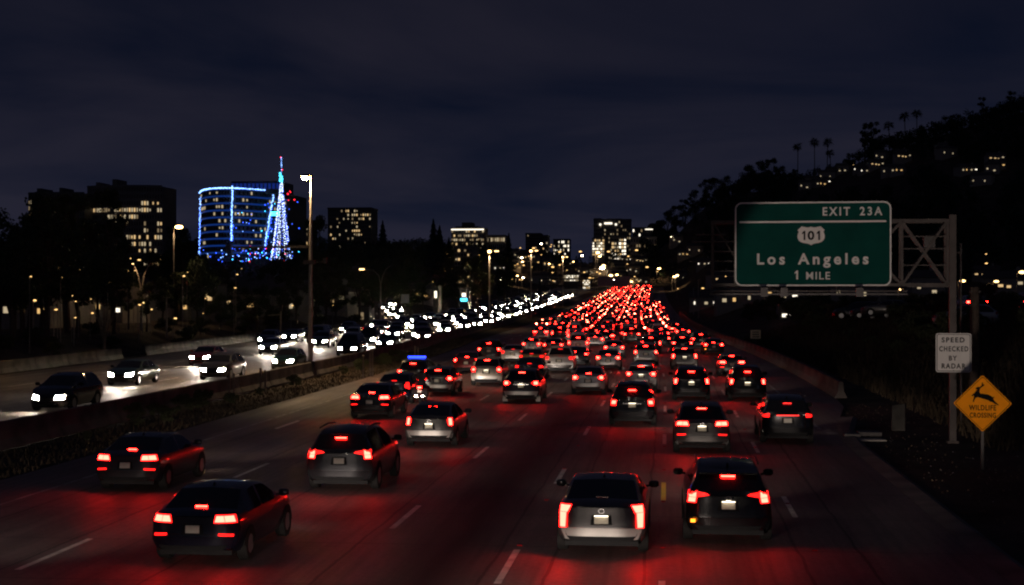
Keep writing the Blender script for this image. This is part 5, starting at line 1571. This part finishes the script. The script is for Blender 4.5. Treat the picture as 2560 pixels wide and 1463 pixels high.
for i, (px_, py_) in enumerate(hill_h):
    house(px_, py_, 842 - (py_ - 390) * .9, ['small lit house on the dark hillside below the ridge palms', 'small lit house on the hillside above the green sign', 'small lit house high on the hillside at the right edge'][0 if px_ < 2125 else 1 if px_ < 2300 else 2], 'hillside houses', i % 5)
rr = random.Random(61)
for i in range(34):
    px_ = rr.uniform(1230, 1650); py_ = rr.uniform(628, 705)
    house(px_, py_, 700 + (705 - py_) * 2.4 + rr.uniform(-20, 20), 'small lit house in the wooded valley ' + near_what(px_), 'houses in the valley', rr.randrange(5))
for i, (px_, py_) in enumerate(((1690, 600), (1740, 625), (1712, 640), (1760, 655), (1800, 700), (1700, 690), (2135, 760), (1895, 785), (1960, 785), (2490, 715), (2530, 700), (1855, 745), (1830, 760), (1760, 745), (2440, 690), (2290, 735))):
    house(px_, py_, 520 - (py_ - 600) * 1.35, 'small lit house low on the right slope ' + near_what(px_), 'houses beyond the right shoulder', i % 5)
for i in range(30):
    px_ = rr.uniform(5, 1120); py_ = rr.uniform(715, 800)
    Dh = max(150 + px_ * .16, 260 - (py_ - 660) * .6) * rr.uniform(1.0, 1.2)
    if px_ > 560 and py_ < 690: continue
    house(px_, py_, Dh * 1.15, 'small lit house glimpsed through the trees ' + near_what(px_), 'houses behind the trees', rr.randrange(5))

def street_lamp_proto(mk_):
    r = empty('street_lamp')
    MB().tube([(0, 0, -7), (0, 0, 0)], [.12, .08], 6).build('pole', M['pole'], r)
    MB().tube([(0, 0, -.05), (.7, -.2, .15)], .05, 5).build('arm', M['pole'], r)
    g = MB(); v = []; f = []
    for j in range(5):
        ph = math.pi * j / 4
        for k_ in range(8):
            a = 2*math.pi*k_/8; v.append((.75 + .55*math.sin(ph)*math.cos(a), -.22 + .3*math.sin(ph)*math.sin(a), .1 + .24*math.cos(ph)))
    for j in range(4):
        for k_ in range(8): f.append((j*8+k_, (j+1)*8+k_, (j+1)*8+(k_+1)%8, j*8+(k_+1)%8))
    g.add(v, f).build('lamp_globe', M[mk_], r)
    return r
LPR = {k_: street_lamp_proto(k_) for k_ in ('lamp_warm', 'lamp_small', 'lamp_white', 'lamp_tiny')}
lused = set()
def street_lamp(px_, py_, D_, mk_, label, group, s_=1.0):
    D2 = ray_hit(px_, py_, D_, 1000, 6.8) or D_
    s_ *= D2 / D_; D_ = D2
    LIT.append((px_, py_, D_))
    c = at(px_, py_, D_)
    if mk_ not in lused: o = LPR[mk_]; lused.add(mk_)
    else: o = copy_tree(LPR[mk_])
    o.location = c; o.scale = (s_, s_, s_)
    for ch in o.children:
        if ch.name.startswith('pole'): ch.scale = (max(.6, 1 / (s_ + .5)), max(.6, 1 / (s_ + .5)), max(.2, (c.z - ground_z(c.x, D_)) / 6.8) / s_)
    o.rotation_euler = (0, 0, rnd.uniform(-.4, .4)); tag(o, label, 'street lamp', group)
    return o
o = street_lamp(404, 565, 170, 'lamp_warm', 'orange street lamp glowing just left of the blue-lit building', 'street lamps', .9)
lamp_light(o, (.7, -.5, -.2), 700)
for i, (px_, py_, s_) in enumerate(((60, 581, 1.0), (10, 600, .8), (124, 673, .9), (21, 717, .7), (43, 716, .7), (94, 720, .9), (9, 738, .6), (275, 754, .8), (612, 742, .6), (415, 723, .5), (545, 775, .5))):
    street_lamp(px_, py_, 190 + px_ * .1, 'lamp_small', 'warm street lamp seen through the trees ' + near_what(px_), 'street lamps behind the trees', s_)
for i, (px_, py_, s_) in enumerate(((1300, 645, 1.0), (1302, 655, 1.0), (1290, 690, .9), (1305, 695, .9), (1490, 633, 1.6), (1495, 642, 1.2), (1498, 672, 2.2), (1504, 665, 1.4), (1522, 690, 1.5), (1530, 700, 1.2), (1538, 688, 1.2), (1642, 673, 1.4), (1674, 594, 1.4), (1680, 693, 1.4), (1688, 690, 1.3), (1350, 610, 1), (1370, 660, .9), (1430, 655, .9), (1452, 640, 1.), (1555, 700, 1), (1575, 705, 1), (1250, 700, .8), (1090, 700, .7))):
    street_lamp(px_, py_, 640, 'lamp_warm' if i % 3 else 'lamp_white', 'warm street lamp in the wooded valley ' + near_what(px_), 'street lamps in the valley', s_)
for i, (px_, py_, s_) in enumerate(((2373, 705, .7), (2512, 684, .8), (2455, 706, .6), (2230, 725, .5), (2165, 753, .5))):
    street_lamp(px_, py_, 190, 'lamp_small', 'small street lamp beside the frontage lot right of the signs', 'street lamps by the frontage lot', s_)
rr = random.Random(88)
for i in range(40):
    px_ = rr.choice((rr.uniform(0, 330), rr.uniform(0, 1100))); py_ = rr.uniform(640, 800)
    if px_ > 470 and py_ < 665: continue
    street_lamp(px_, py_, min(500, 49 / ((VPX - px_) / F)) * rr.uniform(1.0, 1.12), 'lamp_tiny', 'tiny warm lamp among the trees ' + near_what(px_), 'tiny lamps among the trees', rr.choice((.12, .15, .18, .25, .32)))
for i in range(64):
    px_ = rr.uniform(1100, 1660); py_ = rr.uniform(612, 722)
    street_lamp(px_, py_, 560, 'lamp_tiny', 'tiny warm lamp on the valley slopes ' + near_what(px_), 'tiny lamps on the valley slopes', rr.choice((.5, .6, .8, 1.1)))
for i in range(16):
    px_ = rr.uniform(1680, 2540); py_ = rr.uniform(610, 740)
    street_lamp(px_, py_, 420, 'lamp_tiny', 'tiny warm lamp on the right slope ' + near_what(px_), 'tiny lamps on the right slope', rr.choice((.4, .5, .7)))
# shopfront and signal lights beyond the oncoming lanes
for i, (px_, py0, py1, w_, D_, mk_, lb) in enumerate(((1409, 650, 650, 1, 300, 'win_white', ''), (497, 734, 752, 16, 190, 'win_warm', 'lit upper window of a house right of the slender twin-armed post'), (1158, 733, 742, 10, 330, 'win_white', 'bright white shop lamp over a cyan sign'),
                              (890, 782, 800, 22, 260, 'win_dim', 'dim lit garage front behind the oncoming lanes'), (1086, 728, 745, 6, 320, 'win_white', 'bright narrow shop window among the trees'), (2160, 770, 782, 18, 170, 'win_pale', 'bright lit booth beside the frontage lot'), (1956, 784, 792, 12, 200, 'win_white', 'lit white window over the brush right of the roadside sign'), (1973, 783, 794, 9, 200, 'win_white', 'second lit white window over the brush right of the roadside sign'))):
    if not lb: continue
    c = at(px_, py1, D_); hpx = F / D_; zb_ = ground_z(c.x, D_ + 2)
    s = empty('shopfront' if 'house' not in lb else 'house', (c.x, D_, min(zb_, c.z - 1)), 0, lb, 'shopfront' if 'house' not in lb else 'house')
    z0 = c.z - s.location.z; z1 = at(px_, py0, D_).z - s.location.z; w2 = w_ / hpx / 2
    MB().box(-w2 * 2.2, w2 * 2.2, 0, 5, -1, z1 + 1).build('wall', M['bldg'], s)
    MB().box(-w2 * 2.4, w2 * 2.4, -.4, 5.2, z1 + 1, z1 + 1.25).build('roof', M['roof'], s)
    MB().box(-w2, w2, -.06, .04, z0, z1).build('window', M[mk_], s)
    if 'cyan' in lb: MB().box(-w2 * 1.6, w2 * 1.6, -.1, -.05, z0 - 1.0, z0 - .4).build('shop_sign', M['led_cyan'], s)
# cars waiting on the side street left, and parked cars on the right lot
rr = random.Random(71)
for i in range(11):
    px_, py_ = 955 + rr.uniform(-16, 26), 790 + rr.uniform(-14, 8)
    D_ = 290 - (py_ - 790) * 2 + i; c = at(px_, py_ + 8, D_)
    o = make_far_car(rr.choice(SOFT), 'small', rr.choice(PSO), c.x, D_, -1, 'car with headlights on, bunched on the side street by the twin-armed lamp post', 'cars on the side street')
    o.location.z = ground_z(c.x, D_); o.rotation_euler = (0, 0, math.pi + .25)
for i, (px_, py_, D_, pt, fa, lb) in enumerate(((2420, 785, 120, 'silver', 1, 'silver car with red tail lights on the lot behind the utility pole'), (2556, 785, 118, 'black', 1, 'dark car with a red lamp at the right picture edge'), (2230, 778, 135, 'charcoal', 0, 'dark car parked on the frontage lot left of the speed sign post'), (2275, 780, 132, 'grey', 0, 'grey car parked nearest the speed sign post'), (2195, 775, 140, 'black', 0, 'black car parked farthest left on the frontage lot'), (2470, 815, 100, 'silver', 0, 'silver car parked low behind the wildlife sign'))):
    x_ = (px_ - VPX) / F * D_; zz_ = ground_z(x_, D_)
    c_ = make_car(('sedan', 'suv', 'hatch')[i % 3], 'round', pt, x_, D_, 1, lb, 'cars on the frontage lot', brake=bool(fa), rz=(.0 if fa else 1.3))
    c_.location.z = zz_ + .03
    if not fa:
        for ch in c_.children:
            if ch.name.split('.')[0] in ('tail_light', 'tail_lens_and_halo', 'high_brake_light', 'headlight'):
                ch.material_slots[0].link = 'OBJECT'; ch.material_slots[0].material = M['lens_dark']

# ================================================================== VEGETATION
def leaf_quads(rng, centers, radii, n, size, flat=.0):
    """n leaf clumps spread over the surface and volume of blobs"""
    k = rng.integers(0, len(centers), n)
    d = rng.normal(size=(n, 3)); d /= np.linalg.norm(d, axis=1)[:, None] + 1e-9
    rr_ = rng.random(n) ** .45
    p = centers[k] + d * radii[k] * rr_[:, None]
    a = rng.normal(size=(n, 3)); a /= np.linalg.norm(a, axis=1)[:, None]
    b = np.cross(a, rng.normal(size=(n, 3))); b /= np.linalg.norm(b, axis=1)[:, None]
    s = size * rng.uniform(.5, 1.3, n)[:, None]
    a *= s; b *= s * .6
    return np.stack([p - a, p - b * .9, p + a, p + b], axis=1)
def broadleaf(seed, h, w, leaves, size, m, tall=1.0, bark='bark'):
    rng = np.random.default_rng(seed); rr = random.Random(seed)
    r = empty('tree')
    tr_ = MB(); th = h * .42 * tall
    tr_.tube([(0, 0, -1.5), (.05*w*rr.uniform(-1, 1), 0, th*.5), (.08*w*rr.uniform(-1, 1), .05*w*rr.uniform(-1, 1), th)], [h*.028, h*.022, h*.017], 8)
    cs = []; rs_ = []
    nb = 17
    for i in range(nb):
        a = rr.uniform(0, 6.28); q = rr.uniform(.05, 1) ** .7; zf = rr.uniform(.36, .97)
        wid = w/2 * math.sin(math.pi * min(1, max(.12, (zf - .25) / .82))) ** .6
        c = (q * wid * math.cos(a), q * wid * math.sin(a), h * zf)
        if i == 0: c = (rr.uniform(-.1, .1) * w, 0, h * .93)
        cs.append(c); s = w * rr.uniform(.10, .19); rs_.append((s, s, s * rr.uniform(.65, 1.0)))
        tr_.tube([(0, 0, th * rr.uniform(.6, 1)), (c[0]*.5, c[1]*.5, (th + c[2]) / 2 - h*.02), c], [h*.010, h*.006, h*.002], 5)
    tr_.build('trunk', M[bark], r, smooth_deg=60)
    me = np_quads('crown', leaf_quads(rng, np.array(cs), np.array(rs_), leaves, size), m)
    obj('crown', me, r)
    return r
def conifer(seed, h, w, leaves, m):
    rng = np.random.default_rng(seed); r = empty('conifer')
    MB().tube([(0, 0, -2), (0, 0, h * .97)], [h*.02, .03], 7).build('trunk', M['bark'], r)
    zf = rng.random(leaves) ** .8; a = rng.random(leaves) * 6.283
    tier = .62 + .38 * np.abs(np.sin(zf * 34 + rng.normal(size=leaves) * .3))
    rad = w/2 * (1 - zf) ** .85 * tier * (rng.random(leaves) ** .4) * (1 + .25 * np.sin(a * 3 + seed))
    p = np.stack([rad*np.cos(a), rad*np.sin(a), h * (.10 + .9 * zf) - rad * .25], 1)
    u = np.stack([np.cos(a), np.sin(a), -.35 * np.ones(leaves)], 1) * (w * .075) * (1.15 - zf)[:, None]
    v = np.stack([-np.sin(a), np.cos(a), .3 * rng.normal(size=leaves)], 1) * (w * .03)
    obj('crown', np_quads('crown', np.stack([p - u, p - v, p + u, p + v], 1), m), r)
    return r
def palm(seed, h, s=1.0):
    rr = random.Random(seed); r = empty('palm_tree')
    bx, by = rr.uniform(-.5, .5), rr.uniform(-.3, .3)
    MB().tube([(0, 0, -2), (bx * .3, by * .3, h*.5), (bx, by, h)], [.32, .24, .2], 7).build('trunk', M['bark'], r, smooth_deg=50)
    sk = MB()
    for k in range(26):
        a = rr.uniform(0, 6.28); z = h - rr.uniform(.2, 2.0); q = rr.uniform(.35, .8)
        sk.add([(bx + .1*math.cos(a), by + .1*math.sin(a), z), (bx + q*math.cos(a - .3), by + q*math.sin(a - .3), z - .9), (bx + q*.8*math.cos(a), by + q*.8*math.sin(a), z - 1.3), (bx + q*math.cos(a + .3), by + q*math.sin(a + .3), z - .9)], [(0, 1, 2, 3)])
    sk.build('skirt', M['dry'], r)
    cr = MB()
    for k in range(34):
        a = rr.uniform(0, 6.28); el = rr.uniform(-.7, 1.25); L_ = rr.uniform(1.2, 1.9) * s
        d = Vector((math.cos(a)*math.cos(el), math.sin(a)*math.cos(el), math.sin(el))); o_ = Vector((bx, by, h))
        p0 = o_ + d * L_ * .25; side = Vector((-math.sin(a), math.cos(a), 0)); up = d.cross(side)
        cr.bar(o_, p0, .05)
        for j in range(7):
            t = (j - 3) / 3 * 1.0
            dd = (d * math.cos(t) + side * math.sin(t)).normalized()
            tip = p0 + dd * L_ * .8 - Vector((0, 0, .25 * L_ * (1 - el * .4)))
            w_ = side * .05 + up * .05
            cr.add([p0, p0 + dd * L_ * .4 - w_ * 1.6, tip, p0 + dd * L_ * .4 + w_ * 1.6], [(0, 1, 2, 3)])
    cr.build('crown', M['palm'], r)
    return r
TP = [broadleaf(101, 10, 7.5, 5200, .17, M['leaf']), broadleaf(102, 10, 6.0, 4600, .16, M['leaf2']), broadleaf(103, 10, 8.5, 5600, .18, M['leaf']), broadleaf(104, 10, 4.6, 4000, .15, M['leaf2'], 1.25), broadleaf(105, 10, 7.0, 5200, .15, M['leaf2'])]
tused = set()
def place(proto, key, x, y, z, h, wf, label, cat, group, name=None):
    if key in tused: o = copy_tree(proto)
    else: o = proto; tused.add(key)
    o.location = (x, y, z); o.scale = (h / 10 * wf, h / 10 * wf, h / 10); o.rotation_euler = (0, 0, rnd.uniform(0, 6.28))
    return tag(o, label, cat, group)
def tree_px(px_, ytop, D_, k, wf, label, group='trees beyond the oncoming lanes', sink=0.0):
    x = (px_ - VPX) / F * D_; z = ground_z(x, D_); zt_ = at(px_, ytop, D_).z
    return place(TP[k], k, x, D_, z - .1, max(2.5, zt_ - z), wf, label, 'tree', group)
# silhouettes one can tell apart
for px_, yt, D_, k, wf, lb in ((62, 478, 150, 0, .75, 'leafy tree in front of the office building at the far left'), (122, 462, 146, 3, 1.1, 'tall tree rising between the two dark office buildings'), (243, 450, 158, 3, .75, 'tall thin tree cutting across the broad dark office block'),
                               (12, 520, 135, 2, .9, 'spreading tree with dark limbs at the left picture edge'), (425, 560, 190, 0, .8, 'rounded tree just left of the blue-lit building'), (784, 538, 330, 1, .8, 'dark tree right behind the tall lamp post'),
                               (720, 596, 300, 1, .7, 'tree right of the tree of lights, half hidden by the lamp post'), (1190, 640, 300, 4, 1.0, 'loosely leaved tree lit faintly by the lamps in the middle'), (1262, 640, 420, 1, .9, 'rounded dark tree left of the median lamp posts')):
    tree_px(px_, yt, D_, k, wf, lb)
SKY_L = [(-60, 540), (0, 520), (60, 500), (130, 500), (165, 530), (240, 560), (300, 640), (330, 650), (380, 610), (420, 575), (470, 610), (482, 652), (640, 658), (700, 640), (740, 610), (780, 590), (800, 612), (920, 612), (1050, 618), (1120, 608), (1200, 625), (1320, 650)]
rr = random.Random(5)
px_ = -70
while px_ < 1240:
    edge = 48.5 / max(.03, (VPX - px_) / F)
    edge = min(edge, 520)
    for lay in range(2):
        D_ = (edge + 6) * (1.04 + lay * .22 + rr.uniform(0, .12))
        yt = interp(SKY_L, px_) + rr.uniform(4, 50) + (40 if lay == 0 else 0)
        tree_px(px_ + rr.uniform(-12, 12), yt, D_, rr.randrange(5), rr.uniform(.8, 1.15), ('dark leafy tree in the front row ' if lay == 0 else 'taller dark leafy tree in the back row ') + near_what(px_), 'massed trees beyond the oncoming lanes')
    px_ += rr.uniform(30, 44)
for i in range(14):
    px_ = 474 + i * 19 + rr.uniform(-5, 5)
    tree_px(px_, rr.uniform(640, 664), 430 + rr.uniform(-25, 25), rr.randrange(5), rr.uniform(.9, 1.3), 'dark tree on the rise ' + near_what(px_), 'trees on the rise under the blue-lit building')
# conifers on the skyline
CP = [conifer(201, 10, 4.2, 3800, M['needle']), conifer(202, 10, 5.4, 4200, M['needle'])]
for i, (px_, yt, yb, D_, k, wf, lb) in enumerate(((950, 548, 640, 520, 0, 1.0, 'pointed conifer alone on the skyline right of the square tower'), (1080, 545, 640, 560, 0, 1.0, 'tall pointed conifer beside its broader neighbour'), (1096, 562, 640, 560, 1, .9, 'broader conifer leaning on the tall pointed one'), (1272, 582, 650, 620, 0, .9, 'small conifer left of the unlit distant towers'), (1120, 592, 650, 560, 1, .8, 'short conifer left of the stepped building'))):
    x = (px_ - VPX) / F * D_; z = min(ground_z(x, D_), at(px_, yb, D_).z); zt_ = at(px_, yt, D_).z
    place(CP[k], 'c%d' % k, x, D_, z, zt_ - z, wf, lb, 'conifer', 'conifers on the skyline')
# pollarded tree with limbs coloured as headlit by the far barrier
D_ = 117.0; x_ = (219 - VPX) / F * D_
r = empty('pollarded_tree', (x_, D_, ground_z(x_, D_)), 0, 'tree with limbs toned as headlit, fanning upward from one trunk behind the far barrier', 'tree')
mb = MB(); mb.tube([(0, 0, -.3), (0, 0, 1.3), (.02, 0, 2.0)], [.17, .13, .14], 8)
rr = random.Random(8)
for k_ in range(13):
    a = rr.uniform(-1, 1); b = rr.uniform(-.6, .6); hh = rr.uniform(3.6, 5.2)
    mb.tube([(0, 0, 1.5), (a * .45, b * .4, 2.9), (a * 1.25, b * 1.1, hh)], [.06, .045, .015], 5)
mb.build('trunk', M['bark_headlit'], r, smooth_deg=60)
obj('crown', np_quads('crown', leaf_quads(np.random.default_rng(3), np.array([(-1.0, 0, 6.2), (.8, .3, 6.6), (0, 0, 7.4), (-.6, .4, 8.0), (.9, 0, 7.9)]), np.array([(1.6, 1.4, 1.3)] * 5), 3200, .15), M['leaf']), r)
# valley and hill woods: one mass behind
def woods(name, label, pts, seed, m, per=170, hmin=7, hmax=13):
    rng = np.random.default_rng(seed); out_ = []
    for (x, y, z) in pts:
        h = rng.uniform(hmin, hmax); w = h * rng.uniform(.55, .95)
        nb = 6
        c = np.stack([rng.normal(size=nb) * w * .22, rng.normal(size=nb) * w * .2, rng.uniform(.25, .85, nb) * h], 1) + np.array([x, y, z])
        rad = np.full((nb, 3), w * .30); rad[:, 2] = h * .22
        out_.append(leaf_quads(rng, c, rad, per, h * .062))
    me = np_quads(name, np.concatenate(out_), m)
    return tag(obj(name, me), label, 'woodland', kind='stuff')
def hides(x, y):                 # would a tree here stand in front of one of the lights?
    px_ = VPX + x / y * F; z0 = ground_z(x, y); pyb, pyt = HY - (z0 - CAMH) / y * F, HY - (z0 + 12 - CAMH) / y * F
    return any(y < d and abs(px_ - a) < 5.5 * F / y and pyt - 3 < b < pyb + 3 for a, b, d in LIT)
rng = random.Random(91)
pts = []
while len(pts) < 520:
    y = rng.uniform(560, 985); x = rng.uniform(-420, 0) * (y / 900)
    u = x - curve_x(y)
    if -50 < u < 14 and y < 770: continue
    if hides(x, y) and rng.random() < .9: continue
    pts.append((x, y, ground_z(x, y) - .8))
woods('valley_woods', 'dark wooded slopes filling the valley under the skyline', pts, 4, M['leaf'])
pts = []
while len(pts) < 900:
    y = rng.uniform(470, 915); x = rng.uniform(-10, 330) * (y / 900)
    u = x - curve_x(y)
    if u < 14 and y < 770: continue
    px_ = VPX + x / y * F
    if px_ > 2700: continue
    h_ok = rng.random()
    zt0 = ground_z(x, y); pyb, pyt = HY - (zt0 - CAMH) / y * F, HY - (zt0 + 12 - CAMH) / y * F
    if hides(x, y): continue
    if 1990 < px_ < 2130 and y > 780 and h_ok < .8: continue
    pts.append((x, y, ground_z(x, y) - .8))
woods('hill_woods', 'dark trees covering the hillside on the right', pts, 6, M['needle'], 190, 6, 12)
# ridge trees with outlines of their own
ridge = [(1648, 556, 1), (1668, 535, 0), (1690, 520, 1), (1712, 512, 3), (1738, 482, 0), (1765, 455, 1), (1790, 452, 4), (1815, 448, 0), (1842, 470, 1), (1868, 425, 2), (1895, 412, 0), (1925, 406, 1), (1950, 425, 0), (1978, 432, 4), (2112, 395, 0), (2135, 390, 1), (2150, 328, 3), (2168, 324, 3), (2188, 352, 0), (2235, 342, 1), (2285, 330, 2), (2262, 345, 0), (2305, 338, 1), (2345, 308, 2), (2375, 303, 0), (2405, 312, 1), (2432, 268, 3), (2455, 312, 2), (2497, 255, 3), (2478, 300, 0), (2520, 305, 1), (2550, 248, 3), (2545, 300, 2)]
for px_, yt, k in ridge:
    D_ = 880.0; x = (px_ - VPX) / F * D_; z = ground_z(x, D_); zt_ = at(px_, yt - (14 if k == 3 else 5), D_).z
    place(TP[k], k, x, D_, z - 1, max(7, zt_ - z + 1), rnd.uniform(.85, 1.15) * (1 if k != 3 else .95), 'dark tree against the sky on the ridge ' + ('left of the palms' if px_ < 1985 else 'between the two palm clumps' if px_ < 2240 else 'right of the tall palm pair'), 'tree', 'trees along the ridge')
palms = [(1988, 372, 'leftmost palm of the six on the ridge'), (2029, 362, 'second palm from the left on the ridge'), (2059, 362, 'third palm from the left on the ridge'), (2068, 388, 'short shaggy palm beside the third ridge palm'), (2209, 322, 'palm left of the tall pair on the ridge'), (2247, 300, 'left palm of the tall pair on the ridge'), (2275, 294, 'right palm of the tall pair on the ridge')]
for i, (px_, yt, lb) in enumerate(palms):
    D_ = 850.0; x = (px_ - VPX) / F * D_; z = ground_z(x, D_); zt_ = at(px_, yt, D_).z
    p = palm(300 + i, zt_ - z, 2.1 if i not in (3,) else 1.8); p.location = (x, D_, z); tag(p, lb, 'palm tree', 'palms on the ridge')
# roadside shrubs and brush on the right bank
SP = [broadleaf(401, 10, 13, 2600, .42, M['leaf2']), broadleaf(402, 10, 11, 2200, .40, M['dry'])]
for s_ in SP:
    s_.name = 'shrub'
rr = random.Random(17)
for i in range(64):
    y = rr.uniform(58, 240); u = rr.uniform(12.5, 26) + (y - 58) * .02
    x = u + curve_x(y); k = 0 if rr.random() < .6 else 1
    place(SP[k], 's%d' % k, x, y, ground_z(x, y) - .2, rr.uniform(1.0, 2.6), 1.0, 'dim shrub on the right bank ' + near_what(VPX + x / y * F), 'shrub', 'shrubs on the right bank')
for i in range(26):
    y = rr.uniform(50, 120); u = rr.uniform(-22.4, -20.4); x = u + curve_x(y)
    place(SP[0], 's0', x, y, -.1, rr.uniform(.4, 1.0), .9, 'low weedy shrub at the foot of the median barrier', 'shrub', 'weeds along the median')
for i in range(30):
    y = rr.uniform(100, 260); u = rr.uniform(-54, -47); x = u + curve_x(y)
    place(SP[0], 's0', x, y, ground_z(x, y) - .1, rr.uniform(.9, 2.2), 1.0, 'low shrub on the far bank ' + near_what(VPX + x / y * F), 'shrub', 'shrubs on the far bank')
# dry grass
def grass(name, label, n, yr, ur, hr, m, seed):
    rng = np.random.default_rng(seed); out_ = np.empty((n, 4, 3))
    for i in range(n):
        y = rng.uniform(*yr); u = rng.uniform(ur[0], ur[1]); x = u + curve_x(y); z = ground_z(x, y)
        h = rng.uniform(*hr); a = rng.uniform(0, 6.28); dx, dy = math.cos(a) * .03, math.sin(a) * .03; lx, ly = rng.normal() * h * .3, rng.normal() * h * .3
        out_[i] = [(x - dx, y - dy, z - .02), (x + dx, y + dy, z - .02), (x + lx + dx * .4, y + ly, z + h), (x + lx - dx * .4, y + ly, z + h * .97)]
    return tag(obj(name, np_quads(name, out_, m)), label, 'grass', kind='stuff')
grass('dry_grass', 'dry grass and stalks covering the dirt bank on the right', 30000, (52, 170), (11.2, 25), (.25, 1.0), M['dry'], 2)
grass('verge_grass', 'sparse short weeds on the dirt verge by the pavement edge', 700, (26, 75), (7.4, 12), (.01, .05), M['dry'], 3)
grass('median_grass', 'rough grass on the strip beside the median barrier', 9000, (36, 180), (-22.6, -19.4), (.04, .16), M['dry'], 4)
print('lights', SPOTN[0], 'objects', len(bpy.data.objects))
